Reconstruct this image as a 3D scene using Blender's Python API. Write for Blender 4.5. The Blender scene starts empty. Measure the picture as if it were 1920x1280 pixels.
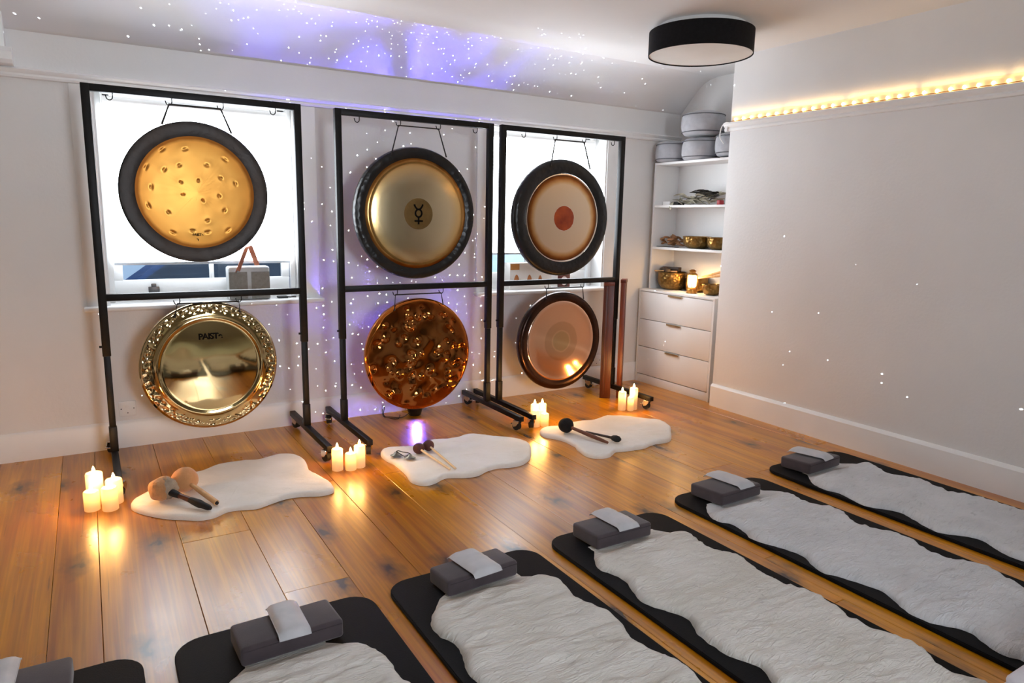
import bpy, bmesh, math, random
from mathutils import Vector, Matrix, noise
PI = math.pi
random.seed(7)
scene = bpy.context.scene
COL = scene.collection

# ------------------------------------------------------------------ camera, world, exposure
cam_d = bpy.data.cameras.new('camera')
cam = bpy.data.objects.new('camera', cam_d); COL.objects.link(cam)
cam_d.sensor_width = 36.0; cam_d.lens = 1304.1 / 1920 * 36.0
cam_d.clip_start = .02; cam_d.clip_end = 100
yaw, pitch, roll = -0.547874, -0.173741, 0.0190795
R = Matrix.Rotation(yaw, 3, 'Z') @ Matrix.Rotation(pitch, 3, 'X') @ Matrix.Rotation(PI/2, 3, 'X') @ Matrix.Rotation(roll, 3, 'Z')
cam.matrix_world = Matrix.Translation((-1.89897, -4.32321, 1.3)) @ R.to_4x4()
scene.camera = cam
vs = scene.view_settings
vs.view_transform = 'Standard'; vs.look = 'None'; vs.gamma = 1.0; vs.use_curve_mapping = False
vs.exposure = 0.22
scene.cycles.max_bounces = 10; scene.cycles.diffuse_bounces = 5; scene.cycles.glossy_bounces = 5
scene.cycles.transmission_bounces = 6; scene.cycles.transparent_max_bounces = 8
scene.cycles.sample_clamp_indirect = 4.0; scene.cycles.blur_glossy = .5
scene.cycles.caustics_reflective = False; scene.cycles.caustics_refractive = False

world = bpy.data.worlds.new('world'); scene.world = world
world.use_nodes = True
world.node_tree.nodes['Background'].inputs[0].default_value = (.86, .93, 1, 1)
world.node_tree.nodes['Background'].inputs[1].default_value = 2.2

BLIND = 10.0        # daylight coming through the white roller blinds
REAR = 27.0        # glow of the unseen window added behind the camera
CANDLE = 2.8
LED = 5.0

# ------------------------------------------------------------------ materials
MATS = {}
def new_mat(name):
    m = bpy.data.materials.new(name); m.use_nodes = True
    nt = m.node_tree; b = nt.nodes['Principled BSDF']
    return m, nt, b
def srgb(r, g, b):
    f = lambda c: (c/255/12.92) if c/255 <= .04045 else ((c/255+.055)/1.055)**2.4
    return (f(r), f(g), f(b), 1)
def pm(name, c1, c2=None, scale=8, rough=.5, metal=0., bump=0., bscale=None, stretch=(1,1,1), rough2=None, spec=.5, sheen=0, kind='noise', detail=4):
    """noise-mixed two-colour material with optional relief"""
    if name in MATS: return MATS[name]
    m, nt, b = new_mat(name); n, l = nt.nodes, nt.links
    c1 = srgb(*c1); c2 = srgb(*c2) if c2 else c1
    tc = n.new('ShaderNodeTexCoord'); mp = n.new('ShaderNodeMapping'); mp.inputs['Scale'].default_value = stretch
    l.new(tc.outputs['Object'], mp.inputs['Vector'])
    t = n.new('ShaderNodeTexNoise'); t.inputs['Scale'].default_value = scale; t.inputs['Detail'].default_value = detail
    l.new(mp.outputs[0], t.inputs['Vector'])
    rp = n.new('ShaderNodeValToRGB'); rp.color_ramp.elements[0].position = .35; rp.color_ramp.elements[1].position = .68
    rp.color_ramp.elements[0].color = c1; rp.color_ramp.elements[1].color = c2
    l.new(t.outputs['Fac'], rp.inputs[0]); l.new(rp.outputs[0], b.inputs['Base Color'])
    b.inputs['Roughness'].default_value = rough; b.inputs['Metallic'].default_value = metal
    b.inputs['Specular IOR Level'].default_value = spec
    if sheen: b.inputs['Sheen Weight'].default_value = sheen
    if rough2 is not None:
        mr = n.new('ShaderNodeMapRange'); mr.inputs['To Min'].default_value = rough; mr.inputs['To Max'].default_value = rough2
        l.new(t.outputs['Fac'], mr.inputs['Value']); l.new(mr.outputs[0], b.inputs['Roughness'])
    if bump:
        bp = n.new('ShaderNodeBump'); bp.inputs['Strength'].default_value = bump; bp.inputs['Distance'].default_value = .02
        if kind == 'voronoi':
            v = n.new('ShaderNodeTexVoronoi'); v.inputs['Scale'].default_value = bscale or scale*4
            l.new(mp.outputs[0], v.inputs['Vector']); l.new(v.outputs['Distance'], bp.inputs['Height'])
        else:
            v = n.new('ShaderNodeTexNoise'); v.inputs['Scale'].default_value = bscale or scale*4; v.inputs['Detail'].default_value = 5
            l.new(mp.outputs[0], v.inputs['Vector']); l.new(v.outputs['Fac'], bp.inputs['Height'])
        l.new(bp.outputs[0], b.inputs['Normal'])
    MATS[name] = m
    return m
def emis(name, col, strength, base=None):
    if name in MATS: return MATS[name]
    m, nt, b = new_mat(name)
    b.inputs['Base Color'].default_value = base or (*col, 1)
    b.inputs['Emission Color'].default_value = (*col, 1); b.inputs['Emission Strength'].default_value = strength
    b.inputs['Roughness'].default_value = .7
    MATS[name] = m
    return m

WALL = pm('wall_paint', (226,225,224), (232,231,230), 1.6, .82, bump=.06, bscale=60, spec=.25)
CEIL = pm('ceiling_paint', (224,223,223), (230,229,229), 1.2, .9, bump=.04, bscale=40, spec=.2)
REARW = pm('darkened_wall_paint', (150,148,140), (158,156,148), 1.6, .85, bump=.05, bscale=60, spec=.25)  # unseen rear and left walls, darkened to cut their bounce light
TRIM = pm('trim_gloss_paint', (238,238,237), (243,243,242), 4, .38, bump=.03, bscale=30)
LAQ = pm('white_lacquer', (232,231,230), (237,236,235), 3, .42, bump=.015, bscale=50)
BLACKM = pm('black_powder_coat', (12,10,10), (17,15,14), 30, .46, .0, bump=.03, bscale=200, spec=.22)
CHROME = pm('chrome', (205,205,208), (225,225,228), 6, .12, 1., bump=.01)
RUBBER = pm('black_rubber', (14,14,15), (24,24,25), 40, .7, bump=.05, bscale=160)
CORD = pm('black_cord', (22,20,20), (40,36,34), 120, .8, bump=.2, bscale=400)
MATM = pm('yoga_mat_foam', (10,10,12), (14,14,17), 3, .68, bump=.10, bscale=260, spec=.16)
BLOCK = pm('taupe_cover_fabric', (62,53,57), (73,63,67), 14, .85, bump=.12, bscale=420, sheen=.25)
EYE = pm('pale_grey_satin', (192,193,197), (206,206,210), 10, .52, bump=.10, bscale=30, sheen=.2)
FLAMEM = emis('candle_flame', (1., .72, .30), 22)
BULBM = emis('warm_led', (1., .66, .26), 12)
GLASS_BRASS = pm('antique_brass', (196,148,82), (150,104,52), 18, .28, 1., bump=.06, bscale=60, rough2=.5)
BOWLM = pm('bronze_bowl', (152,118,66), (84,62,36), 12, .28, 1., bump=.35, bscale=42, kind='voronoi', rough2=.5)
FELTG = pm('pouf_fabric', (160,161,166), (172,173,178), 22, .9, bump=.14, bscale=320, sheen=.3)
PIPING = pm('pouf_piping', (92,93,97), (106,107,110), 50, .9, bump=.1)

def wax_mat():
    m, nt, b = new_mat('ivory_wax'); n, l = nt.nodes, nt.links
    out = n['Material Output']
    t = n.new('ShaderNodeTexNoise'); t.inputs['Scale'].default_value = 25
    rp = n.new('ShaderNodeValToRGB'); rp.color_ramp.elements[0].color = (.95,.82,.56,1); rp.color_ramp.elements[1].color = (.97,.86,.62,1)
    l.new(t.outputs['Fac'], rp.inputs[0])
    tr = n.new('ShaderNodeBsdfTranslucent'); l.new(rp.outputs[0], tr.inputs['Color'])
    b.inputs['Base Color'].default_value = (.90,.85,.74,1); b.inputs['Roughness'].default_value = .45
    mx = n.new('ShaderNodeMixShader'); mx.inputs[0].default_value = .5
    l.new(b.outputs[0], mx.inputs[1]); l.new(tr.outputs[0], mx.inputs[2]); l.new(mx.outputs[0], out.inputs['Surface'])
    return m
WAX = wax_mat()

def wood_floor():
    m, nt, b = new_mat('pine_board'); n, l = nt.nodes, nt.links
    tc = n.new('ShaderNodeTexCoord'); oi = n.new('ShaderNodeObjectInfo')
    off = n.new('ShaderNodeVectorMath'); off.operation = 'SCALE'; off.inputs[0].default_value = (13.1, 37.7, 5.3)
    l.new(oi.outputs['Random'], off.inputs['Scale'])
    add = n.new('ShaderNodeVectorMath'); l.new(tc.outputs['Object'], add.inputs[0]); l.new(off.outputs[0], add.inputs[1])
    def noise_tex(scale, st, detail=5, dist=0):
        mp = n.new('ShaderNodeMapping'); mp.inputs['Scale'].default_value = st; l.new(add.outputs[0], mp.inputs['Vector'])
        t = n.new('ShaderNodeTexNoise'); t.inputs['Scale'].default_value = scale; t.inputs['Detail'].default_value = detail; t.inputs['Distortion'].default_value = dist
        l.new(mp.outputs[0], t.inputs['Vector']); return t
    def ramp(src, stops):
        r = n.new('ShaderNodeValToRGB'); e = r.color_ramp.elements
        e[0].position, e[0].color = stops[0]; e[1].position, e[1].color = stops[-1]
        for p, c in stops[1:-1]:
            k = e.new(p); k.color = c
        l.new(src, r.inputs[0]); return r
    def mixc(fac, a, bb, mode='MIX'):
        x = n.new('ShaderNodeMix'); x.data_type = 'RGBA'; x.blend_type = mode
        if isinstance(fac, float): x.inputs[0].default_value = fac
        else: l.new(fac, x.inputs[0])
        for s, v in ((6, a), (7, bb)):
            if isinstance(v, tuple): x.inputs[s].default_value = v
            else: l.new(v, x.inputs[s])
        return x.outputs[2]
    board = ramp(oi.outputs['Random'], [(0, srgb(150,90,42)), (.2, srgb(204,144,72)), (.42, srgb(182,114,50)), (.62, srgb(214,156,80)), (.8, srgb(162,96,46)), (.92, srgb(200,136,68)), (1, srgb(134,80,46))])
    g = noise_tex(1.0, (11, .55, 1), 5, 1.1)
    grain = ramp(g.outputs['Fac'], [(.34, srgb(138,72,28)), (.52, srgb(230,172,92)), (.68, srgb(176,106,44))])
    c = mixc(.34, board.outputs[0], grain.outputs[0])
    g2 = noise_tex(1.0, (3.2, .7, 1), 3, .6)
    dark = ramp(g2.outputs['Fac'], [(.56, (0,0,0,1)), (.74, (1,1,1,1))])
    dk = n.new('ShaderNodeMath'); dk.operation = 'MULTIPLY'; dk.inputs[1].default_value = .55; l.new(dark.outputs[0], dk.inputs[0])
    c = mixc(dk.outputs[0], c, srgb(122,76,44))
    # knots
    mp = n.new('ShaderNodeMapping'); mp.inputs['Scale'].default_value = (5.2, 2.6, 1); l.new(add.outputs[0], mp.inputs['Vector'])
    dn = n.new('ShaderNodeTexNoise'); dn.inputs['Scale'].default_value = 5; l.new(mp.outputs[0], dn.inputs['Vector'])
    ad2 = n.new('ShaderNodeMixRGB'); ad2.inputs[0].default_value = .30; l.new(mp.outputs[0], ad2.inputs[1]); l.new(dn.outputs['Color'], ad2.inputs[2])
    vo = n.new('ShaderNodeTexVoronoi'); vo.voronoi_dimensions = '2D'; vo.inputs['Scale'].default_value = 1.0; l.new(ad2.outputs[0], vo.inputs['Vector'])
    kn = ramp(vo.outputs['Distance'], [(.03, (1,1,1,1)), (.09, (.55,.55,.55,1)), (.24, (0,0,0,1))])
    sep = n.new('ShaderNodeSeparateColor'); l.new(vo.outputs['Color'], sep.inputs[0])
    gt = n.new('ShaderNodeMath'); gt.operation = 'GREATER_THAN'; gt.inputs[1].default_value = .36; l.new(sep.outputs[0], gt.inputs[0])
    km = n.new('ShaderNodeMath'); km.operation = 'MULTIPLY'; l.new(kn.outputs[0], km.inputs[0]); l.new(gt.outputs[0], km.inputs[1])
    c = mixc(km.outputs[0], c, srgb(40,20,11))
    g4 = noise_tex(1.0, (90, 1.6, 1), 3, .3)
    fine = ramp(g4.outputs['Fac'], [(.38, (.80,.78,.75,1)), (.60, (1.06,1.05,1.03,1))])
    c = mixc(.75, c, fine.outputs[0], 'MULTIPLY')
    # fine cracks and streaks
    g3 = noise_tex(1.0, (60, 2.2, 1), 2, .4)
    st = ramp(g3.outputs['Fac'], [(.70, (0,0,0,1)), (.76, (1,1,1,1))])
    sm = n.new('ShaderNodeMath'); sm.operation = 'MULTIPLY'; sm.inputs[1].default_value = .5; l.new(st.outputs[0], sm.inputs[0])
    c = mixc(sm.outputs[0], c, srgb(92,54,30))
    hs = n.new('ShaderNodeHueSaturation'); hs.inputs['Saturation'].default_value = 1.14; hs.inputs['Value'].default_value = 1.08; l.new(c, hs.inputs['Color']); c = hs.outputs[0]
    l.new(c, b.inputs['Base Color'])
    b.inputs['Specular IOR Level'].default_value = .8; b.inputs['Coat Weight'].default_value = .3; b.inputs['Coat Roughness'].default_value = .27
    rn = noise_tex(1.0, (5, 3, 1), 4)
    mr = n.new('ShaderNodeMapRange'); mr.inputs['To Min'].default_value = .20; mr.inputs['To Max'].default_value = .40
    l.new(rn.outputs['Fac'], mr.inputs['Value']); l.new(mr.outputs[0], b.inputs['Roughness'])
    bp = n.new('ShaderNodeBump'); bp.inputs['Strength'].default_value = .04; bp.inputs['Distance'].default_value = .01
    l.new(g.outputs['Fac'], bp.inputs['Height']); l.new(bp.outputs[0], b.inputs['Normal'])
    return m
PINE = wood_floor()
SUBF = pm('dark_subfloor', (38,24,16), (52,34,22), 6, .9, bump=.05)

# ------------------------------------------------------------------ mesh helpers
def rotm(rx=0, ry=0, rz=0):
    return Matrix.Rotation(rz,4,'Z') @ Matrix.Rotation(ry,4,'Y') @ Matrix.Rotation(rx,4,'X')
class B:
    def __init__(s): s.bm = bmesh.new()
    def _merge(s, b2, M=None):
        me = bpy.data.meshes.new('t'); b2.to_mesh(me); b2.free()
        if M is not None: me.transform(M)
        s.bm.from_mesh(me); bpy.data.meshes.remove(me)
    def box(s, lo, hi, bev=0, M=None, seg=2):
        b2 = bmesh.new(); bmesh.ops.create_cube(b2, size=1)
        sx, sy, sz = (hi[i]-lo[i] for i in range(3))
        for v in b2.verts:
            v.co = Vector((lo[0]+(v.co.x+.5)*sx, lo[1]+(v.co.y+.5)*sy, lo[2]+(v.co.z+.5)*sz))
        if bev: bmesh.ops.bevel(b2, geom=b2.edges[:], offset=bev, segments=seg, affect='EDGES', profile=.5)
        s._merge(b2, M); return s
    def lathe(s, prof, n=32, M=None, cap=True):
        """prof: (radius, z) around the Z axis"""
        b2 = bmesh.new(); rings = []
        for r, z in prof:
            if r < 1e-5: rings.append([b2.verts.new((0,0,z))])
            else: rings.append([b2.verts.new((r*math.cos(2*PI*k/n), r*math.sin(2*PI*k/n), z)) for k in range(n)])
        for a, c in zip(rings, rings[1:]):
            for k in range(n):
                k2 = (k+1) % n
                if len(a) == 1 and len(c) == 1: continue
                if len(a) == 1: b2.faces.new((a[0], c[k2], c[k]))
                elif len(c) == 1: b2.faces.new((a[k], a[k2], c[0]))
                else: b2.faces.new((a[k], a[k2], c[k2], c[k]))
        bmesh.ops.recalc_face_normals(b2, faces=b2.faces[:])
        s._merge(b2, M); return s
    def cyl(s, a, c, r, n=16, r2=None):
        a = Vector(a); c = Vector(c); d = c-a; L = d.length
        M = Matrix.Translation(a) @ d.to_track_quat('Z','Y').to_matrix().to_4x4()
        r2 = r if r2 is None else r2
        return s.lathe([(0,0),(r,0),(r2,L),(0,L)], n, M)
    def tube(s, pts, r, n=8, closed=False):
        pts = [Vector(p) for p in pts]; N = len(pts)
        rr = r if isinstance(r, (list,tuple)) else [r]*N
        b2 = bmesh.new(); rings = []; up = Vector((0.13,.21,1)).normalized()
        for i, p in enumerate(pts):
            a = pts[(i-1) % N] if (closed or i > 0) else p; c = pts[(i+1) % N] if (closed or i < N-1) else p
            t = (c-a).normalized()
            u = t.cross(up)
            if u.length < 1e-3: u = t.cross(Vector((1,0,0)))
            u.normalize(); w = t.cross(u); 
            rings.append([b2.verts.new(p + rr[i]*(u*math.cos(2*PI*k/n)+w*math.sin(2*PI*k/n))) for k in range(n)])
        m = N if closed else N-1
        for i in range(m):
            a, c = rings[i], rings[(i+1) % N]
            for k in range(n): b2.faces.new((a[k], a[(k+1)%n], c[(k+1)%n], c[k]))
        if not closed:
            b2.faces.new(rings[0][::-1]); b2.faces.new(rings[-1])
        bmesh.ops.recalc_face_normals(b2, faces=b2.faces[:])
        s._merge(b2); return s
    def ball(s, c, r, n=16, sc=(1,1,1), M=None):
        b2 = bmesh.new(); bmesh.ops.create_uvsphere(b2, u_segments=n, v_segments=max(6, n//2+2), radius=r)
        M2 = Matrix.Translation(c) @ (M or Matrix.Identity(4)) @ Matrix.Diagonal((*sc,1))
        s._merge(b2, M2); return s
    def prism(s, outline, axis, a, c, bev=0):
        """outline 2-D polygon extruded along axis (0,1,2) from a to c"""
        b2 = bmesh.new()
        def mk(p, t):
            if axis == 0: return (t, p[0], p[1])
            if axis == 1: return (p[0], t, p[1])
            return (p[0], p[1], t)
        v1 = [b2.verts.new(mk(p,a)) for p in outline]; v2 = [b2.verts.new(mk(p,c)) for p in outline]
        n = len(outline)
        b2.faces.new(v1); b2.faces.new(v2[::-1])
        for i in range(n): b2.faces.new((v1[i], v1[(i+1)%n], v2[(i+1)%n], v2[i]))
        bmesh.ops.recalc_face_normals(b2, faces=b2.faces[:])
        if bev: bmesh.ops.bevel(b2, geom=b2.edges[:], offset=bev, segments=2, affect='EDGES')
        s._merge(b2); return s
    def grid(s, rows, closed_u=False, cap=False):
        """rows: list of lists of points"""
        b2 = bmesh.new(); vv = [[b2.verts.new(p) for p in r] for r in rows]
        for a, c in zip(vv, vv[1:]):
            m = len(a)
            for k in range(m if closed_u else m-1):
                b2.faces.new((a[k], a[(k+1)%m], c[(k+1)%m], c[k]))
        if cap: b2.faces.new(vv[-1])
        bmesh.ops.recalc_face_normals(b2, faces=b2.faces[:])
        s._merge(b2); return s
    def done(s, name, mat, parent=None, smooth=40, label=None, cat=None, group=None, kind=None):
        me = bpy.data.meshes.new(name); s.bm.to_mesh(me); s.bm.free()
        if smooth:
            me.shade_smooth()
            me.set_sharp_from_angle(angle=math.radians(smooth))
        root = parent
        while root is not None and root.parent is not None: root = root.parent
        if root is not None and root.type == 'EMPTY': me.transform(root.matrix_basis.inverted())
        o = bpy.data.objects.new(name, me); COL.objects.link(o)
        me.materials.append(mat)
        if parent is not None: o.parent = parent
        tag(o, label, cat, group, kind)
        return o
def tag(o, label=None, cat=None, group=None, kind=None):
    if label: o['label'] = label
    if cat: o['category'] = cat
    if group: o['group'] = group
    if kind: o['kind'] = kind
    return o
def thing(name, label, cat, loc=(0,0,0), rz=0, group=None, kind=None):
    o = bpy.data.objects.new(name, None); COL.objects.link(o)
    o.empty_display_size = .05
    o.matrix_basis = Matrix.Translation(loc) @ Matrix.Rotation(rz,4,'Z')
    return tag(o, label, cat, group, kind)
def copy_tree(o, loc, rz=0, label=None):
    c = o.copy(); COL.objects.link(c)
    c.matrix_basis = Matrix.Translation(loc) @ Matrix.Rotation(rz,4,'Z')
    if label: c['label'] = label
    def rec(src, dst):
        for ch in list(src.children):
            k = ch.copy(); COL.objects.link(k); k.parent = dst; rec(ch, k)
    rec(o, c)
    return c
def arc(cx, cz, r, a0, a1, n): return [(cx+r*math.cos(a0+(a1-a0)*i/n), cz+r*math.sin(a0+(a1-a0)*i/n)) for i in range(n+1)]
def catmull(pts, per, closed=True):
    out = []; N = len(pts)
    for i in range(N if closed else N-1):
        g = (lambda j: Vector(pts[j % N])) if closed else (lambda j: Vector(pts[max(0, min(N-1, j))]))
        p0, p1, p2, p3 = g(i-1), g(i), g(i+1), g(i+2)
        for k in range(per):
            t = k/per
            out.append(.5*((2*p1)+(p2-p0)*t+(2*p0-5*p1+4*p2-p3)*t*t+(3*p1-p0-3*p2+p3)*t**3))
    if not closed: out.append(Vector(pts[-1]))
    return out
def resample(pts, n, closed=True):
    P = [Vector(p) for p in pts] + ([Vector(pts[0])] if closed else [])
    L = [0]
    for a, c in zip(P, P[1:]): L.append(L[-1]+(c-a).length)
    out = []; j = 0
    m = n if closed else n-1
    for k in range(n):
        t = L[-1]*k/m
        while j < len(L)-2 and L[j+1] < t: j += 1
        f = (t-L[j])/max(1e-9, L[j+1]-L[j])
        out.append(P[j].lerp(P[j+1], min(1, f)))
    return out

# ------------------------------------------------------------------ the room
XL, XR, XA, YR, ZC = -2.62, 1.899, 2.30, -6.0, 2.397
W1 = (-1.822, -.774, .80, 1.935); W3 = (.525, 1.558, .79, 1.94)
b = B().box((XL-.2, YR-.2, -.14), (XA+.2, .3, -.022))
floor = b.done('floor', SUBF, kind='structure')
# pine boards
seams = [XL, -2.36, -2.09, -1.945, -1.66, -1.40, -1.165, -.93, -.68, -.44, -.19, .06, .30, .55, .81, 1.06, 1.30, 1.54, 1.76, 2.02, XA]
rng = random.Random(3)
unit = {}
def plank_mesh():
    b2 = bmesh.new(); bmesh.ops.create_cube(b2, size=1); me = bpy.data.meshes.new('plank'); 
    b2.to_mesh(me); b2.free(); me.materials.append(PINE); return me
for i, (a, c) in enumerate(zip(seams, seams[1:])):
    cuts = [YR]
    y = YR + rng.uniform(.8, 2.4)
    joints = []
    while y < -.5:
        joints.append(y); y += rng.uniform(1.6, 2.8)
    if i == 4: joints = [-3.9, -1.43]
    if i == 2: joints = [-4.4, -2.3]
    if i == 6: joints = [-4.9, -2.9, -1.05]
    ys = [YR] + joints + [0.0]
    for y0, y1 in zip(ys, ys[1:]):
        w, L = c-a-.0014, y1-y0-.0014
        bb = B().box((-w/2, -L/2, -.022), (w/2, L/2, rng.uniform(-.0006, .0004)), bev=.0012, seg=1)
        o = bb.done('plank', PINE, smooth=0)
        o.location = ((a+c)/2, (y0+y1)/2, 0); o.parent = floor

# window wall with two openings
b = B()
def wall_piece(x0, x1, z0, z1): b.box((x0, 0, z0), (x1, .26, z1))
wall_piece(XL-.2, W1[0], -.1, 2.6); wall_piece(W1[1], W3[0], -.1, 2.6); wall_piece(W3[1], XA+.2, -.1, 2.6)
for w in (W1, W3):
    wall_piece(w[0], w[1], -.1, w[2]-.03); wall_piece(w[0], w[1], w[3], 2.6)
b.done('wall_back', WALL, kind='structure', smooth=0)
B().box((XL-.2, YR-.2, -.1), (XL, 0, 2.6)).done('wall_left', REARW, kind='structure', smooth=0)
B().box((XR, YR, -.1), (XA+.2, -.89, 2.6), bev=.006).done('wall_right', WALL, kind='structure', smooth=30)
B().box((XA, -.9, -.1), (XA+.2, 0, 2.6)).done('wall_alcove', WALL, kind='structure', smooth=0)
RW = (-1.35, -.45, .95, 2.15)
b = B()
for lo, hi in (((XL-.2, YR-.2, -.1), (RW[0], YR, 2.6)), ((RW[1], YR-.2, -.1), (XA+.2, YR, 2.6)), ((RW[0], YR-.2, -.1), (RW[1], YR, RW[2])), ((RW[0], YR-.2, RW[3]), (RW[1], YR, 2.6))):
    b.box(lo, hi)
b.done('wall_rear', REARW, kind='structure', smooth=0)
B().box((XL-.2, YR-.2, ZC), (XA+.2, .2, ZC+.15)).done('ceiling', CEIL, kind='structure', smooth=0)
# sloping cove between window wall and ceiling
pr = [(0, 2.16), (-.02, 2.172), (-.10, 2.255), (-.17, 2.318), (-.235, 2.362), (-.30, 2.385), (-.38, ZC+.002), (-.38, ZC+.05), (.05, ZC+.05), (.05, 2.16)]
B().prism(pr, 0, XL, XA).done('trim_1', CEIL, kind='structure', smooth=35)
# picture rail along the window wall and along the right wall
rail = [(0,0), (-.016,.002), (-.020,.012), (-.016,.022), (-.026,.030), (-.030,.040), (-.022,.048), (0,.052)]
B().prism([(y, 1.936+z) for y, z in rail], 0, XL, XA).done('trim_2', TRIM, kind='structure', smooth=35)
rail2 = [(0,0), (-.018,.002), (-.022,.014), (-.018,.024), (-.030,.032), (-.036,.044), (-.034,.056), (0,.060)]
B().prism([(XR+x, 1.915+z) for x, z in rail2], 1, YR, -.86).prism([(-.89-.03+0.03-x, 1.915+z) for x, z in rail2], 0, XR-.03, XA).done('trim_3', TRIM, kind='structure', smooth=35)
b = B().box((XL, -.07, 2.06), (-2.162, .02, ZC+.02), bev=.004)
b.prism([(0,1.985), (-.10,1.985), (-.125,2.0), (-.125,2.035), (-.105,2.045), (-.09,2.062), (0,2.07)], 0, XL, -2.135)
b.done('trim_4', TRIM, kind='structure', smooth=30)
# baseboards
bb_prof = [(0,0), (-.018,0), (-.018,.135), (-.012,.146), (-.004,.152), (0,.152)]
B().prism(bb_prof, 0, XL, XA).done('baseboard_back', TRIM, kind='structure', smooth=30)
B().prism([(XR+x*1.2, z*1.06) for x, z in bb_prof], 1, YR, -.895).done('baseboard_right', TRIM, kind='structure', smooth=30)
B().prism([(XL-x, z) for x, z in bb_prof], 1, YR, 0).done('baseboard_left', TRIM, kind='structure', smooth=30)

# windows
def glass_mat():
    m, nt, b = new_mat('window_glass'); n, l = nt.nodes, nt.links
    t = n.new('ShaderNodeBsdfTransparent'); g = n.new('ShaderNodeBsdfGlossy'); g.inputs['Roughness'].default_value = .03
    t.inputs['Color'].default_value = (.93,.97,.98,1)
    f = n.new('ShaderNodeFresnel'); f.inputs[0].default_value = 1.45
    nz = n.new('ShaderNodeTexNoise'); nz.inputs['Scale'].default_value = 3
    bp = n.new('ShaderNodeBump'); bp.inputs['Strength'].default_value = .02; l.new(nz.outputs['Fac'], bp.inputs['Height']); l.new(bp.outputs[0], g.inputs['Normal'])
    mx = n.new('ShaderNodeMixShader'); l.new(f.outputs[0], mx.inputs[0]); l.new(t.outputs[0], mx.inputs[1]); l.new(g.outputs[0], mx.inputs[2])
    l.new(mx.outputs[0], n['Material Output'].inputs['Surface'])
    return m
GLASS = glass_mat()
def blind_mat():
    m, nt, b = new_mat('backlit_blind'); n, l = nt.nodes, nt.links
    tc = n.new('ShaderNodeTexCoord'); t = n.new('ShaderNodeTexNoise'); t.inputs['Scale'].default_value = 300
    l.new(tc.outputs['Object'], t.inputs['Vector'])
    rp = n.new('ShaderNodeValToRGB'); rp.color_ramp.elements[0].color = (.84,.92,1,1); rp.color_ramp.elements[1].color = (.88,.94,1,1)
    l.new(t.outputs['Fac'], rp.inputs[0]); l.new(rp.outputs[0], b.inputs['Emission Color'])
    b.inputs['Base Color'].default_value = (.85,.85,.85,1); b.inputs['Emission Strength'].default_value = BLIND; b.inputs['Roughness'].default_value = .9
    return m
BLINDM = blind_mat()
def make_window(nm, w, mull, catch):
    x0, x1, z0, z1 = w
    t = thing(nm, None, None, ((x0+x1)/2, 0, z0), kind='structure')
    # flat architrave board standing 12 mm proud of the wall
    b = B()
    aw = .098
    b.box((x0-aw, -.012, z0-.005), (x0, .001, z1+.001), bev=.003); b.box((x1, -.012, z0-.005), (x1+aw, .001, z1+.001), bev=.003)
    b.done('architrave', TRIM, t)
    # reveal linings
    b = B(); b.box((x0-.001, -.004, z0), (x0+.012, .20, z1)); b.box((x1-.012, -.004, z0), (x1+.001, .20, z1)); b.box((x0, -.004, z1-.012), (x1, .20, z1+.001))
    # staff beads
    b.box((x0+.012, .125, z0), (x0+.042, .16, z1-.01), bev=.006); b.box((x1-.042, .125, z0), (x1-.012, .16, z1-.01), bev=.006)
    b.done('reveal', TRIM, t)
    B().box((x0-.115, -.062, z0-.028), (x1+.115, .21, z0), bev=.011, seg=4).done('sill_board', TRIM, t)
    # sashes
    sx0, sx1 = x0+.042, x1-.042; zs = z0
    y0, y1 = .165, .205
    b = B()
    b.box((sx0, y0, zs), (sx1, y1, zs+.12), bev=.004)               # bottom rail
    b.box((sx0, y0, zs+.12), (sx0+.045, y1, z1-.01), bev=.003); b.box((sx1-.045, y0, zs+.12), (sx1, y1, z1-.01), bev=.003)
    zm = (z0+z1)/2+.02
    b.box((sx0, y0, zm-.02), (sx1, y1, zm+.02), bev=.003); b.box((sx0, y0, z1-.07), (sx1, y1, z1-.01), bev=.003)
    b.done('sash', TRIM, t)
    xs = [sx0+.045] + [sx0+(sx1-sx0)*f for f in mull] + [sx1-.045]
    for m in xs[1:-1]:
        B().box((m-.012, y0+.004, zs+.12), (m+.012, y1-.004, z1-.02), bev=.004).done('glazing_bar', TRIM, t)
    for a, c in zip(xs, xs[1:]):
        for lo, hi in ((zs+.10, zm-.004), (zm+.004, z1-.04)):
            B().box((a-.008, .186, lo), (c+.008, .190, hi)).done('pane', GLASS, t, smooth=0)
    for cx in catch:
        b = B(); b.box((cx-.028, .150, zs+.045), (cx+.028, .166, zs+.08), bev=.003); b.box((cx-.013, .146, zs+.078), (cx+.013, .164, zs+.098), bev=.004)
        b.done('sash_lift', pm('dull_steel', (84,84,86), (104,104,106), 20, .4, .9, bump=.03), t)
    return t
make_window('window_1', W1, (.53,), (-1.585,))
make_window('window_2', W3, (.42,.85), (.79,))
def make_blind(w, zb, label, tilt=0):
    x0, x1, z0, z1 = w
    t = thing('roller_blind', label, 'blind', ((x0+x1)/2, .11, zb), group=None)
    xa, xb = x0+.046, x1-.046
    B().box((xa, .112, zb+.012), (xb, .1145, z1-.035)).done('blind_fabric', BLINDM, t, smooth=0)
    B().cyl((xa-.004, .105, z1-.048), (xb+.004, .105, z1-.048), .020, 20).done('roller_tube', TRIM, t)
    B().box((xa, .105, zb), (xb, .121, zb+.016), bev=.004).done('bottom_bar', pm('blind_bar', (190,198,206), (200,206,214), 6, .5), t)
    for x in (xa-.003, xb-.005):
        B().box((x, .085, z1-.075), (x+.008, .128, z1-.015), bev=.002).done('bracket', TRIM, t)
    return t
make_blind(W1, 1.008, 'white roller blind pulled most of the way down behind the gold dented gong')
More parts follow.
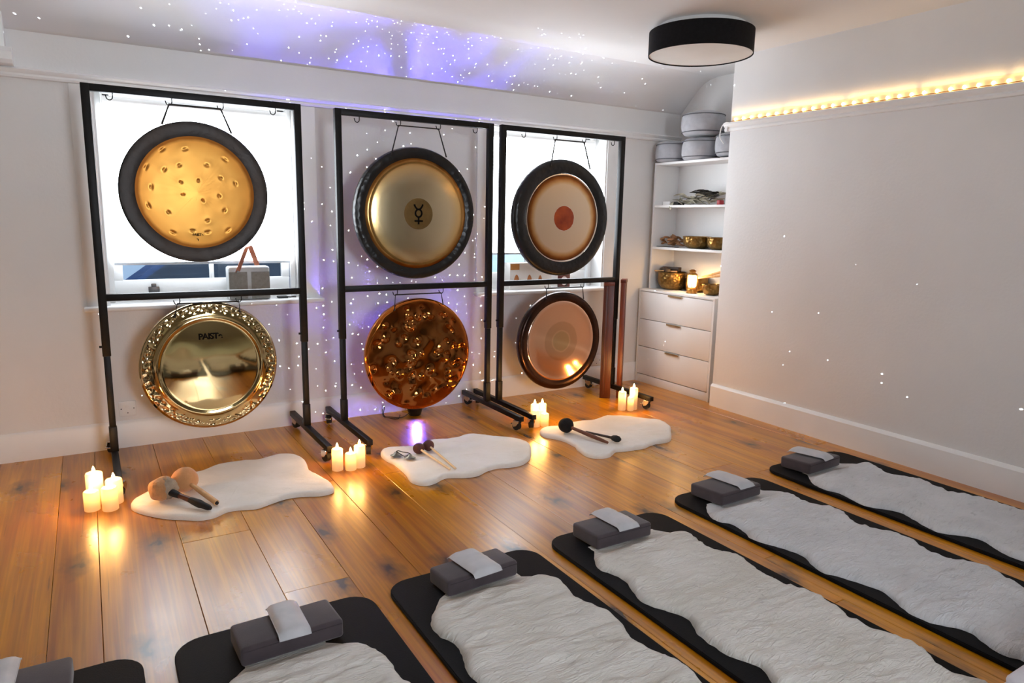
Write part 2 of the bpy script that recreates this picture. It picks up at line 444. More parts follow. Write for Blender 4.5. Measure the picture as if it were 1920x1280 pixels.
make_blind(W3, 1.043, 'white roller blind in the window behind the gong with the orange centre disc')
# unseen window added behind the camera for the soft frontal light
t = thing('added_rear_window', None, None, (RW[0], YR, RW[2]), kind='structure')
B().box((RW[0], YR-.62, RW[2]), (RW[1], YR-.60, RW[3])).done('pane', emis('added_window_glow', (.86,.92,1.), REAR), t, smooth=0)
b = B()
for lo, hi in (((RW[0]-.08, YR, RW[2]-.05), (RW[0], YR+.02, RW[3]+.08)), ((RW[1], YR, RW[2]-.05), (RW[1]+.08, YR+.02, RW[3]+.08)), ((RW[0], YR, RW[3]), (RW[1], YR+.02, RW[3]+.08)), ((RW[0]-.1, YR, RW[2]-.05), (RW[1]+.1, YR+.05, RW[2]))):
    b.box(lo, hi, bev=.003)
b.done('window_frame', TRIM, t)
for xc, s_ in ((RW[0],1),(RW[1],-1)):
    rows = [[(xc+s_*(.004+.014*math.sin(k*1.3)), YR-.60+.58*k/40, z) for k in range(41)] for z in (RW[2], (RW[2]+RW[3])/2, RW[3])]
    c_ = B(); c_.grid(rows); c_.grid([[(x-s_*.004,y,z) for x,y,z in r] for r in rows]); c_.done('baffle_curtain', pm('baffle_charcoal', (54,54,58), (66,66,70), 8, .95, bump=.1), t, smooth=80)  # unseen curtains added to narrow the rear window's light
b = B(); b.box((RW[0]-.06, YR-.64, RW[2]-.06), (RW[1]+.06, YR-.02, RW[2])); b.box((RW[0]-.06, YR-.64, RW[3]), (RW[1]+.06, YR-.02, RW[3]+.06)); b.box((RW[0]-.06, YR-.64, RW[2]), (RW[0]-.03, YR-.02, RW[3])); b.box((RW[1]+.03, YR-.64, RW[2]), (RW[1]+.06, YR-.02, RW[3]))
b.done('baffle_recess', pm('baffle_charcoal', (54,54,58)), t, smooth=0)  # deep dark box added to keep oblique light off the right wall

# outside: pale pavement, a blue car parked close by, pale house fronts
B().box((-6, .4, -.5), (6, 9, -.42)).done('pavement_outside', pm('pale_paving', (196,198,200), (210,211,212), 3, .9, bump=.1), kind='structure')
t = thing('parked_car', 'dark blue car parked outside, seen under the blind', 'car', (-1.0, 2.4, -.42))
CARB = pm('navy_car_paint', (34,54,92), (40,62,104), 2, .18, .2)
body = [(-3.1,-.12), (-3.15,.42), (-2.7,.56), (-1.9,.62), (-1.3,1.06), (.4,1.10), (1.2,.62), (1.9,.50), (1.95,-.12)]
B().prism(body, 1, 1.7, 3.2, bev=.04).done('body', CARB, t)
B().prism([(-1.75,.64), (-1.25,1.0), (-.5,1.03), (-.5,.64)], 1, 1.69, 1.70).prism([(-.42,.64), (-.42,1.03), (.36,1.03), (1.0,.64)], 1, 1.69, 1.70).done('side_window', pm('dark_glass', (30,40,56), (40,52,70), 2, .05), t, smooth=0)
for x in (-2.2, 1.0):
    B().cyl((x, 1.68, -.1), (x, 1.9, -.1), .32, 24).done('wheel', RUBBER, t)
b = B().box((-7, 7.5, -.5), (7, 7.8, 5.0))
tag(b.done('house_front', pm('pale_render', (178,196,214), (196,210,224), 2, .9, bump=.08)), 'pale house front across the street outside the window', 'building')
b = B().box((.6, 4.6, -.42), (2.4, 5.0, 1.35), bev=.06)
g = b.done('garden_wall', pm('blue_grey_render', (92,118,156), (110,134,168), 3, .8)); tag(g, 'blue grey low wall outside the right-hand window', 'wall')

# ------------------------------------------------------------------ gong stands
SQ = .017
def caster(M, brake):
    """swivel caster below the point M: housing, wheel and brake pedal as separate meshes"""
    h = B(); h.cyl((0,0,.012), (0,0,.0), .011, 12)
    h.prism([(-.006,0), (.034,-.002), (.040,-.022), (.030,-.040), (.010,-.034), (-.004,-.016)], 0, -.021, -.014)
    h.prism([(-.006,0), (.034,-.002), (.040,-.022), (.030,-.040), (.010,-.034), (-.004,-.016)], 0, .014, .021)
    h.box((-.021,-.008,-.006), (.021,.034,.002), bev=.003)
    w = B(); w.cyl((-.0125,.018,-.037), (.0125,.018,-.037), .026, 20)
    k = B(); k.box((-.016,.036,-.030), (.016,.060,-.024), bev=.002, M=None)
    for q in (h, w, k):
        q.bm.transform(M)
    return h, w, (k if brake else None)
def make_stand(loc, label):
    """origin on the floor between the posts; width .975"""
    t = thing('gong_stand', label, 'gong stand', loc, group='rolling gong stands along the window wall')
    ox, oy = loc[0], loc[1]
    hw = .4875
    T = Matrix.Translation((ox, oy, 0))
    for s in (-1, 1):
        x = ox + s*hw
        p = B().box((x-.0185, oy-.0185, .592), (x+.0185, oy+.0185, 1.888), bev=.003).done('upper_post', BLACKM, t)
        B().box((x-.0150, oy-.0150, .22), (x+.0150, oy+.0150, .60), bev=.002).done('inner_tube', BLACKM, p)
        lo = B().box((x-.0185, oy-.0185, .098), (x+.0185, oy+.0185, .228), bev=.003).done('lower_sleeve', BLACKM, t)
        B().cyl((x-.030, oy, .64), (x-.018, oy, .64), .006, 10).done('lock_screw', BLACKM, p)
        f = B().box((x-.016, oy-.445, .070), (x+.016, oy+.335, .102), bev=.003).done('foot_bar', BLACKM, t)
        for yy, rz in ((-.415, .35*s), (.300, PI+.5*s)):
            M = Matrix.Translation((x, oy+yy, .070)) @ Matrix.Rotation(rz + PI/2*0, 4, 'Z')
            h, w, k = caster(M, True)
            c = h.done('caster', CHROME, t)
            w.done('wheel', RUBBER, c)
            if k: k.done('brake_pedal', CHROME, c)
    B().box((ox-hw, oy-SQ, 1.854), (ox+hw, oy+SQ, 1.888), bev=.003).done('top_bar', BLACKM, t)
    B().box((ox-hw, oy-SQ, .866), (ox+hw, oy+SQ, .900), bev=.003).done('middle_bar', BLACKM, t)
    return t
def hook(t, x, y, z, name='hook'):
    pts = [(x,y,z+.006), (x,y,z-.010)] + [(x-.014+.014*math.cos(a), y, z-.016+.016*math.sin(a)*1.0) for a in [(-i*PI/7) for i in range(0,8)]] + [(x-.030,y,z-.010)]
    B().tube(pts, .0026, 8).done(name, BLACKM, t)
YG = -.377
STANDS = [(-1.365, 'black wheeled frame stand furthest left, in front of the window with the leather-handled speaker'),
          (-.168, 'black wheeled frame stand in the middle, holding the gong with the black planet sign'),
          (.8995, 'black wheeled frame stand nearest the white drawers, holding the gong with the orange centre disc')]
HK = [(-1.755,-1.5,-1.262,-1.003), (-.543,-.294,-.038,.213), (.568,.815,1.053,1.305)]
HL = [(-1.521,-1.22), (-.324,-.019), (.779,1.084)]
for (x, lab), hk, hl in zip(STANDS, HK, HL):
    t = make_stand((x, YG, 0), lab)
    for q in hk: hook(t, q+.014, YG, 1.854)
    for q in hl: hook(t, q+.014, YG, .866)

# ------------------------------------------------------------------ gongs
MX = Matrix.Rotation(PI/2, 4, 'X')          # turns the lathe axis towards the room
def radial_mat(name, stops, rough=.3, metal=1., bump=0, bscale=60, kind='noise', aniso=0, roughs=None, tint=.06, stretch=(1,1,1)):
    m, nt, b = new_mat(name); n, l = nt.nodes, nt.links
    tc = n.new('ShaderNodeTexCoord'); sp = n.new('ShaderNodeSeparateXYZ'); l.new(tc.outputs['Object'], sp.inputs[0])
    cx = n.new('ShaderNodeCombineXYZ'); l.new(sp.outputs[0], cx.inputs[0]); l.new(sp.outputs[2], cx.inputs[2])
    ln = n.new('ShaderNodeVectorMath'); ln.operation = 'LENGTH'; l.new(cx.outputs[0], ln.inputs[0])
    nz = n.new('ShaderNodeTexNoise'); nz.inputs['Scale'].default_value = 14; l.new(tc.outputs['Object'], nz.inputs['Vector'])
    ad = n.new('ShaderNodeMath'); ad.operation = 'MULTIPLY_ADD'; ad.inputs[1].default_value = .014; l.new(nz.outputs['Fac'], ad.inputs[0]); l.new(ln.outputs['Value'], ad.inputs[2])
    mr = n.new('ShaderNodeMath'); mr.operation = 'MULTIPLY'; mr.inputs[1].default_value = 2.5; l.new(ad.outputs[0], mr.inputs[0])
    rp = n.new('ShaderNodeValToRGB'); e = rp.color_ramp.elements
    e[0].position, e[0].color = stops[0][0]*2.5, srgb(*stops[0][1]); e[1].position, e[1].color = stops[-1][0]*2.5, srgb(*stops[-1][1])
    for r, c in stops[1:-1]:
        k = e.new(r*2.5); k.color = srgb(*c)
    l.new(mr.outputs[0], rp.inputs[0])
    l.new(rp.outputs[0], b.inputs['Base Color'])
    b.inputs['Metallic'].default_value = metal; b.inputs['Roughness'].default_value = rough
    if aniso:
        b.inputs['Anisotropic'].default_value = aniso
        tg = n.new('ShaderNodeTangent'); tg.direction_type = 'RADIAL'; tg.axis = 'Y'; l.new(tg.outputs[0], b.inputs['Tangent'])
    if bump:
        bp = n.new('ShaderNodeBump'); bp.inputs['Strength'].default_value = bump; bp.inputs['Distance'].default_value = .01
        v = n.new('ShaderNodeTexVoronoi' if kind == 'voronoi' else 'ShaderNodeTexNoise'); v.inputs['Scale'].default_value = bscale
        l.new(tc.outputs['Object'], v.inputs['Vector']); l.new(v.outputs['Distance' if kind == 'voronoi' else 'Fac'], bp.inputs['Height']); l.new(bp.outputs[0], b.inputs['Normal'])
    return m
BLACKGONG = pm('blackened_bronze', (11,10,10), (20,17,16), 9, .26, .2, bump=.13, bscale=34, kind='voronoi', rough2=.42)
SMOKEGONG = pm('smoked_bronze', (30,25,22), (46,36,29), 5, .32, .6, bump=.12, bscale=26, rough2=.5)
INK = pm('black_print', (6,6,6), (9,8,8), 60, .8, spec=.1)
def polar(b, radii, h, n, cx, cz, y):
    rows = []
    for r in radii:
        rows.append([(cx + r*math.cos(2*PI*k/n), y - h(r, 2*PI*k/n, r*math.cos(2*PI*k/n), r*math.sin(2*PI*k/n)), cz + r*math.sin(2*PI*k/n)) for k in range(n)])
    b.grid(rows, closed_u=True, cap=True)
def gong_root(label, cx, cz, y=-.377):
    return thing('gong', label, 'gong', (cx, y, cz), group='gongs hung in the black stands')
def ring(b, prof, cx, cz, y, n=72):
    b.lathe(prof, n, Matrix.Translation((cx, y, cz)) @ MX)
def hang(t, hooks, z, holes, cx, cz, y=-.377, cr=.0042):
    (h1, h2) = hooks; (a, c) = holes
    yh = y-.006
    B().tube([(a[0], yh-.012, a[1]), (h1, y-.002, z-.028), (h2, y-.002, z-.028), (c[0], yh-.012, c[1])], cr, 8).done('cord', CORD, t)
def lettering(txt, size, x, z, y, t, mat=INK, w=1.0, squeeze=None):
    cu = bpy.data.curves.new('lettering', 'FONT'); cu.body = txt; cu.size = size; cu.align_x = 'CENTER'; cu.align_y = 'CENTER'
    cu.extrude = .0006; cu.offset = size*.026; cu.space_character = .92
    o = bpy.data.objects.new('lettering', cu); COL.objects.link(o)
    o.data.materials.append(mat)
    dg = bpy.context.evaluated_depsgraph_get(); me = bpy.data.meshes.new_from_object(o.evaluated_get(dg))
    bpy.data.objects.remove(o)
    bb = B(); bb.bm.from_mesh(me); bpy.data.meshes.remove(me)
    bb.bm.transform(Matrix.Translation((x, y, z)) @ MX @ Matrix.Diagonal((w,1,1,1)))
    return bb.done('lettering', mat, t, smooth=0)

# 1 - gold dented gong with smoky rim
cx, cz, Rg = -1.397, 1.403, .351
t = gong_root('large gold gong with pushed-in dents and smoky dark rim, before the window', cx, cz)
b = B(); ring(b, [(.93*Rg, -.032), (Rg, -.030), (Rg+.0005, -.004), (.985*Rg, .003), (.95*Rg, .004), (.80*Rg, .001), (.785*Rg, -.001)], cx, cz, YG)
b.done('rim', SMOKEGONG, t)
dents = [(435,318),(622,305),(565,438),(295,463),(440,478),(800,425),(960,370),(915,525),(1045,568),(325,620),(570,572),(718,553),(580,672),(895,676),(750,718),(292,768),(450,820),(935,795),(780,885),(645,970),(480,985),(775,980),(958,962)]
dents = [((u-700)*.00055, (655-v)*.00061) for u, v in dents]
def h1(r, a, x, z):
    q = min(1, r/.05); v = .010*(1-r/.275) + .00055*q*noise.noise((math.cos(a)*9, math.sin(a)*9, .5))*(r/.1 if r<.1 else 1) + .0004*q*noise.noise((math.cos(a)*30, math.sin(a)*30, 2.5))
    for dx, dz in dents:
        d2 = (x-dx)**2+(z-dz)**2
        if d2 < .0016: v += -.0075*math.exp(-d2/.000030) + .0006*math.exp(-d2/.00045)
    return v
b = B(); polar(b, [.279-.279*i/64 for i in range(64)], h1, 160, cx, cz, YG-.002)
b.done('face', radial_mat('brushed_gold', [(0,(236,172,84)), (.20,(240,176,88)), (.26,(226,158,74)), (.275,(150,92,38))], rough=.42, aniso=.8, bump=.16, bscale=5), t, smooth=60)
hang(t, (-1.5,-1.262), 1.854, ((-1.539,1.728), (-1.218,1.707)), cx, cz, cr=.0056)
lettering('PAISTe', .0185, -1.403, 1.191, YG-.0065, t)
B().tube([(-1.405,YG-.006,1.174), (-1.410,YG-.006,1.170), (-1.404,YG-.006,1.166), (-1.401,YG-.006,1.171), (-1.404,YG-.006,1.159)], .0011, 6).done('emblem', INK, t)

# 2 - pale gold gong with black hammered rim and planet sign
cx, cz, Rg = -.179, 1.3215, .391
t = gong_root('large pale gold gong with black hammered rim and black planet sign', cx, cz)
b = B(); ring(b, [(.90*Rg, -.050), (.985*Rg, -.048), (Rg, -.036), (Rg, -.010), (.985*Rg, .002), (.95*Rg, .008), (.90*Rg, .009), (.86*Rg, .004), (.835*Rg, 0)], cx, cz, YG)
b.done('rim', BLACKGONG, t)
prof2 = [(.840*Rg,-.002), (.80*Rg,.003), (.775*Rg,.006), (.76*Rg,.0045), (.735*Rg,.007), (.60*Rg,.014), (.45*Rg,.018), (.30*Rg,.020), (.237*Rg,.0208)]
b = B(); ring(b, prof2, cx, cz, YG, 96)
b.done('face', radial_mat('pale_gold_bronze', [(0,(236,218,182)), (.22,(234,214,174)), (.285,(226,192,134)), (.305,(206,158,92)), (.326,(120,78,36))], rough=.2, bump=.03, bscale=7), t, smooth=60)
b = B(); ring(b, [(.237*Rg,.0208), (.15*Rg,.0214), (0,.0216)], cx, cz, YG-.0004)
b.done('bullseye', pm('olive_bronze', (112,88,52), (126,100,60), 20, .4, .9, bump=.05), t)
y = YG-.0235
b = B(); b.tube([(cx+.0205*math.cos(a), y, cz+.004+.0225*math.sin(a)) for a in [2*PI*k/28 for k in range(28)]], .0052, 8, closed=True)
b.tube([(cx-.027,y,cz+.056), (cx-.023,y,cz+.044), (cx-.012,y,cz+.030), (cx,y,cz+.0265), (cx+.012,y,cz+.030), (cx+.023,y,cz+.044), (cx+.027,y,cz+.056)], .0052, 8)
b.tube([(cx,y,cz-.018), (cx,y,cz-.062)], .0052, 8).tube([(cx-.026,y,cz-.042), (cx+.026,y,cz-.042)], .0052, 8)
b.done('emblem', INK, t, label='black planet sign of circle, horns and cross')
hang(t, (-.294,-.038), 1.854, ((-.35,1.645), (.007,1.663)), cx, cz)

# 3 - cream gong with orange disc
cx, cz, Rg = .894, 1.3135, .391
t = gong_root('large cream-faced gong with broad black rim and an orange-brown centre disc', cx, cz)
b = B(); ring(b, [(.90*Rg, -.050), (.985*Rg, -.048), (Rg, -.036), (Rg, -.010), (.985*Rg, .002), (.94*Rg, .010), (.86*Rg, .010), (.79*Rg, .004), (.765*Rg, .001)], cx, cz, YG)
b.done('rim', BLACKGONG, t)
b = B(); ring(b, [(.765*Rg,.0), (.757*Rg,.006), (.745*Rg,.0065), (.735*Rg,.003)], cx, cz, YG)
b.done('bright_ring', pm('polished_edge', (226,214,204), (236,222,208), 20, .16, 1.), t)
b = B(); ring(b, [(.737*Rg,.003), (.66*Rg,.007), (.5*Rg,.013), (.3*Rg,.017), (.212*Rg,.018)], cx, cz, YG, 96)
b.done('face', radial_mat('cream_bronze', [(0,(214,192,164)), (.232,(214,190,160)), (.255,(196,150,96)), (.275,(140,82,34)), (.296,(66,34,16))], rough=.36, metal=.85, bump=.02, bscale=8), t, smooth=60)
b = B(); ring(b, [(.212*Rg,.018), (.2*Rg,.0186), (.1*Rg,.0192), (0,.0194)], cx, cz, YG)
b.done('bullseye', pm('burnt_orange_lacquer', (176,78,26), (124,42,14), 10, .4, .3), t)
hang(t, (.815,1.053), 1.854, ((.774,1.654), (1.101,1.647)), cx, cz, cr=.0056)

# 4 - mirror gold gong with hammered rim
cx, cz, Rg = -1.374, .497, .343
t = gong_root('mirror-bright gold gong with hammered edge, below the dented gold gong', cx, cz)
rgd = random.Random(11)
ham = []
for k in range(64):
    a = 2*PI*k/64 + rgd.uniform(-.04,.04)
    for rr in (.945, .905, .865):
        if rr == .865 and rgd.random() < .45: continue
        ham.append((Rg*(rr+rgd.uniform(-.014,.014))*math.cos(a+rr*9), Rg*(rr+rgd.uniform(-.014,.014))*math.sin(a+rr*9)))
def h4(r, a, x, z):
    q = r/Rg
    v = 0
    if q > .80:
        for dx, dz in ham:
            d2 = (x-dx)**2+(z-dz)**2
            if d2 < .0006: v -= .0030*math.exp(-d2/.00004)
    v += -.012*max(0,(q-.955)/.045)**2
    v += .0045*math.exp(-((q-.76)/.035)**2) + .008*(1-min(1,(q/.72)**2))
    v += .0016*noise.noise((x*7, z*7, 1.3)) if q < .8 else 0
    return v
b = B(); polar(b, [Rg - Rg*i/92 for i in range(92)], h4, 240, cx, cz, YG)
GOLDM = radial_mat('mirror_gold', [(0,(212,188,138)), (.24,(210,184,132)), (.30,(204,176,124)), (.345,(208,184,142))], rough=.06)
b.done('face', GOLDM, t, smooth=60)
b = B(); ring(b, [(.93*Rg,-.045), (.99*Rg,-.044), (Rg+.0008,-.036), (Rg+.0008,-.016), (.998*Rg,-.0117)], cx, cz, YG)
b.done('rim', pm('bright_gold_rim', (206,176,122), (216,188,136), 8, .12, 1.), t)
hang(t, (-1.521,-1.22), .866, ((-1.537,.768), (-1.219,.779)), cx, cz)
lettering('PAISTe', .043, -1.371, .658, YG-.0105, t)

# 5 - copper gong with bumps all over
cx, cz, Rg = -.164, .4555, .352
t = gong_root('dark copper gong hammered with bumps all over, lower middle', cx, cz)
rgd = random.Random(5); bumps = []
for k in range(80):
    r = Rg*.90*math.sqrt(rgd.random()); a = rgd.uniform(0, 2*PI)
    bumps.append((r*math.cos(a), r*math.sin(a), rgd.uniform(.004,.009)*(-1 if rgd.random()<.3 else 1), rgd.uniform(.00008,.0005)))
def h5(r, a, x, z):
    q = r/Rg; v = .006*(1-q*q) - .012*max(0,(q-.94)/.06)**2
    if q < .96:
        for dx, dz, hh, s2 in bumps:
            d2 = (x-dx)**2+(z-dz)**2
            if d2 < s2*6: v += hh*math.exp(-d2/s2)
        v += .006*noise.noise((x*9, z*9, 4.1))
    return v
b = B(); polar(b, [Rg - Rg*i/80 for i in range(80)], h5, 220, cx, cz, YG)
b.done('face', radial_mat('dark_copper', [(0,(148,96,50)), (.26,(142,88,44)), (.33,(160,86,36)), (.352,(196,116,52))], rough=.1), t, smooth=60)
b = B(); ring(b, [(.92*Rg,-.052), (.99*Rg,-.050), (Rg+.0008,-.040), (Rg+.0008,-.016), (.998*Rg,-.0117)], cx, cz, YG)
b.done('rim', pm('bright_copper', (206,126,62), (222,146,80), 9, .2, 1.), t)
hang(t, (-.324,-.019), .866, ((-.337,.743), (-.013,.762)), cx, cz)

# 6 - rose gold gong with brown rim
cx, cz, Rg = .913, .4615, .347
t = gong_root('rose-gold gong with dark brown rim and faint rings round its centre, lower right', cx, cz)
b = B(); ring(b, [(.90*Rg, -.050), (.985*Rg, -.048), (Rg, -.036), (Rg, -.012), (.985*Rg, 0), (.95*Rg, .007), (.90*Rg, .008), (.84*Rg, .003), (.818*Rg, .0)], cx, cz, YG)
b.done('rim', pm('brown_bronze', (40,28,24), (74,50,38), 4, .22, .85, bump=.06, bscale=30), t)
b = B(); ring(b, [(.820*Rg,-.001), (.805*Rg,.003), (.78*Rg,.0015), (.6*Rg,.0022), (.3*Rg,.003), (.02*Rg,.0034), (0,.0034)], cx, cz, YG, 96)
b.done('face', radial_mat('rose_bronze', [(0,(198,164,118)), (.072,(198,164,118)), (.082,(222,178,138)), (.09,(206,162,122)), (.142,(208,162,122)), (.150,(228,178,140)), (.262,(226,174,136)), (.285,(232,190,160))], rough=.1, bump=.02, bscale=6), t, smooth=60)
hang(t, (.779,1.084), .866, ((.766,.767), (1.085,.754)), cx, cz)

# ------------------------------------------------------------------ chest of drawers, shelf unit and what stands on them
DX, DY0, DY1, DZ = 1.93, -.832, -.028, .768
t = thing('chest_of_drawers', 'white three-drawer chest in the alcove beside the wooden boards', 'drawers', (DX+.18, (DY0+DY1)/2, 0))
b = B(); b.box((DX, DY0, 0), (XA-.005, DY0+.018, DZ-.018)); b.box((DX, DY1-.018, 0), (XA-.005, DY1, DZ-.018)); b.box((DX+.02, DY0+.018, .0), (XA-.02, DY1-.018, .05)); b.box((XA-.014, DY0, 0), (XA-.006, DY1, DZ-.02))
b.done('body', LAQ, t, smooth=0)
B().box((DX-.002, DY0-.002, DZ-.018), (XA-.004, DY1+.002, DZ), bev=.002).done('top_panel', LAQ, t)
B().box((DX+.003, DY0+.019, .0), (DX+.019, DY1-.019, .066), bev=.001).done('plinth', LAQ, t)
BRS = pm('brushed_nickel_brass', (206,178,138), (218,192,154), 20, .34, .9)
for z0, z1 in ((.072,.297), (.302,.522), (.527,.746)):
    d = B().box((DX, DY0+.020, z0), (DX+.018, DY1-.020, z1), bev=.0015).done('drawer', LAQ, t)
    b = B(); b.box((DX-.013, -.512, z1-.006), (DX+.004, -.368, z1-.001), bev=.001); b.box((DX-.013, -.512, z1-.014), (DX-.010, -.368, z1-.001), bev=.0008)
    b.done('handle', BRS, d)
SX, SZ0, SZ1 = 2.00, .769, 1.760
t = thing('shelf_unit', 'white open shelf unit standing on the white chest of drawers', 'shelf', (SX+.12, -.43, SZ0))
for y0 in (-.845, -.075): B().box((SX, y0, SZ0), (XA-.02, y0+.018, SZ1-.018), bev=.001).done('side_panel', LAQ, t)
B().box((SX, -.845, SZ1-.018), (XA-.02, -.057, SZ1), bev=.001).done('top_panel', LAQ, t)
B().box((XA-.056, -.827, SZ0), (XA-.049, -.075, SZ1-.018)).done('back_panel', LAQ, t, smooth=0)
for z in (1.432, 1.105): B().box((SX+.002, -.827, z-.018), (XA-.056, -.075, z), bev=.001).done('shelf_board', LAQ, t)

def pouf(x, y, z, r, h, label, rz=0, tilt=0):
    t = thing('pouf', label, 'pouf', (x, y, z), group='grey meditation cushions on top of the shelf')
    T = Matrix.Translation((x,y,z)) @ Matrix.Rotation(rz,4,'Z')
    n = 40; prof = [(0,.004), (r*.6,.001), (r*.86,.006), (r*.955,.026), (r,h*.32), (r*1.005,h*.5), (r*.99,h*.72), (r*.945,h-.026), (r*.86,h-.008), (r*.6,h+.002), (r*.25,h+.008), (0,h+.009)]
    b = B(); b.lathe(prof, n)
    for v in b.bm.verts:
        p = v.co; k = noise.noise((p.x*9+x*31, p.y*9+y*17, p.z*9))
        rad = Vector((p.x,p.y,0)).length/r
        v.co += Vector((p.x,p.y,0))*.035*k*(rad>.5)
        if p.z > .01: v.co.z += .008*k
    b.bm.transform(T); b.done('cover', FELTG, t, smooth=60)
    for zz in (.024, h-.024):
        B().tube([T @ Vector((r*.962*math.cos(a)*(1+.01*math.sin(5*a)), r*.962*math.sin(a)*(1+.01*math.sin(5*a)), zz)) for a in [2*PI*k/40 for k in range(40)]], .0035, 6, closed=True).done('piping', PIPING, t)
    return t
pouf(2.10, -.150, SZ1, .140, .160, 'grey round cushion on the shelf top nearest the window wall', .3)
pouf(2.10, -.440, SZ1, .143, .160, 'grey round cushion on the shelf top directly under another cushion', 1.1)
pouf(2.125, -.735, SZ1+.012, .132, .165, 'grey round cushion on the shelf top half hidden by the wall corner', 2)
pouf(2.095, -.455, SZ1+.177, .160, .170, 'grey round cushion lying on top of the other cushions', .7)
# white cable loop under the rail
tag(B().tube(catmull([(1.935,-.86,1.93), (1.945,-.82,1.985), (1.96,-.76,1.965), (1.975,-.735,1.90), (1.985,-.765,1.85)], 6, closed=False), .004, 8).done('cable', pm('white_cable', (222,221,219), (230,229,227), 30, .5)), 'thin white cable looping down from the picture rail end to the cushions', 'cable')

# dried leaves on the upper shelf
LEAF = pm('dried_sage', (172,166,146), (204,198,178), 26, .85, bump=.2); LEAFD = pm('dried_dark_leaf', (34,33,28), (62,58,48), 26, .85, bump=.2)
def leaf_mesh(L, w, curl):
    b = B(); rows = []
    for i in range(6):
        s = i/5; ww = w*math.sin(PI*min(.97,max(.05,s)))**.8
        rows.append([(L*(s-.5), k*ww, curl*math.sin(PI*s)*.6 + abs(k)*ww*.5) for k in (-1,0,1)])
    rows2 = [[(x,y,z-.0015) for x,y,z in r] for r in rows]
    b.grid(rows); b.grid(rows2)
    return b
t = thing('dried_leaf_bundle', 'heap of dried grey-green leaves with dark tops on the upper shelf', 'leaves', (2.15, -.45, 1.432))
rl = random.Random(9)
protos = []
for k in range(64):
    dk = k > 46
    b = leaf_mesh(rl.uniform(.07,.14), rl.uniform(.012,.024), rl.uniform(-.01,.025))
    y = rl.uniform(-.66,-.26) if not dk else rl.uniform(-.66,-.40)
    top = .022+.062*max(0, 1-((y+.48)/.26)**2)
    z = 1.447 + (rl.uniform(0, top) if not dk else top*rl.uniform(.7,1.05))
    b.bm.transform(Matrix.Translation((2.055+rl.uniform(.0,.11), y, z)) @ rotm(rl.uniform(-.5,.5), rl.uniform(-.22,.22), PI/2+rl.uniform(-.7,.7)))
    b.done('leaf', LEAFD if dk else LEAF, t, smooth=60)
b = leaf_mesh(.12,.016,.01); b.bm.transform(Matrix.Translation((2.024,-.245,1.425)) @ rotm(.3,.55,PI+.6)); b.done('leaf', LEAF, t, smooth=60)
tag(B().box((2.06,-.185,1.4325), (2.13,-.105,1.4625), bev=.002).done('paper_box', pm('white_card', (232,231,229), (238,237,235), 10, .6)), 'small white box at the window end of the upper shelf', 'box')
tag(B().box((2.07,-.262,1.4325), (2.14,-.190,1.459), bev=.002).done('black_box', pm('black_card', (18,17,18), (26,25,26), 10, .5)), 'small black box between the white box and the dried leaves', 'box')
tag(B().box((2.055,-.700,1.4325), (2.10,-.672,1.466), bev=.003).done('red_box', pm('red_card', (150,24,32), (166,30,38), 10, .5)), 'small red box at the end of the dried leaves', 'box')

def bowl(x, y, z, r, h, label, cat='bowl', wall=.008, mat=BOWLM):
    t = thing('singing_bowl', label, cat, (x,y,z), group='bronze singing bowls on the shelves')
    prof = [(0,0), (r*.52,0), (r*.78,h*.10), (r*.95,h*.34), (r,h*.62), (r*.985,h*.88), (r*.995,h), (r*.995-wall,h), (r*.97-wall,h*.86), (r*.98-wall,h*.6), (r*.93-wall,h*.36), (r*.74,h*.14), (0,h*.06)]
    b = B(); b.lathe(prof, 40); b.bm.transform(Matrix.Translation((x,y,z))); b.done('bowl', mat, t, smooth=60)
    B().tube([(x+r*.992*math.cos(a), y+r*.992*math.sin(a), z+h-.004) for a in [2*PI*k/40 for k in range(40)]], .0035, 6, closed=True).done('lip', BOWLM, t)
    return t
bowl(2.128, -.435, 1.1055, .108, .092, 'bronze singing bowl on the middle shelf next to the brown pod heap')
bowl(2.135, -.645, 1.1055, .088, .090, 'bronze singing bowl on the middle shelf cut off by the wall corner')
bowl(2.120, -.200, SZ0+.0005, .118, .138, 'large bronze singing bowl with dark sticks across its rim, bottom shelf')
bowl(2.154, -.432, SZ0+.0005, .086, .112, 'bronze singing bowl glowing behind the lantern, bottom shelf')
bowl(2.085, -.655, SZ0+.0005, .072, .080, 'small bronze singing bowl by the wall corner, bottom shelf')
DARKW = pm('dark_wood', (36,26,20), (56,38,26), 20, .5, stretch=(1,6,1)); PALEW = pm('pale_turned_wood', (206,156,100), (222,176,122), 14, .55, stretch=(1,5,1))
t = thing('wooden_striker', 'dark square-ended sticks lying across the large bronze bowl', 'striker', (2.15,-.18,.915))
B().box((2.115,-.250,.909), (2.155,-.10,.946), bev=.003, M=Matrix.Translation((2.135,-.17,.925)) @ rotm(0,0,.2) @ Matrix.Translation((-2.135,.17,-.925))).done('striker_head', DARKW, t)
B().box((2.045,-.240,.909), (2.085,-.125,.938), bev=.003, M=Matrix.Translation((2.07,-.18,.922)) @ rotm(0,0,-.5) @ Matrix.Translation((-2.07,.18,-.922))).done('striker_head', DARKW, t)
B().cyl((2.02,-.10,.914), (2.08,-.285,.917), .006, 12).done('handle', PALEW, t)
for k, (a, c, lab) in enumerate((((2.10,-.50,.886),(2.11,-.74,.952),'upper pale wooden stick leaning out of the glowing bronze bowl'), ((2.075,-.52,.884),(2.08,-.74,.922),'lower pale wooden stick leaning out of the glowing bronze bowl'))):
    tag(B().tube([a, tuple((a[i]+c[i])/2 for i in range(3)), c], [.006,.008,.011], 12).done('wooden_stick', PALEW), lab, 'stick', 'pale sticks in the glowing bowl')
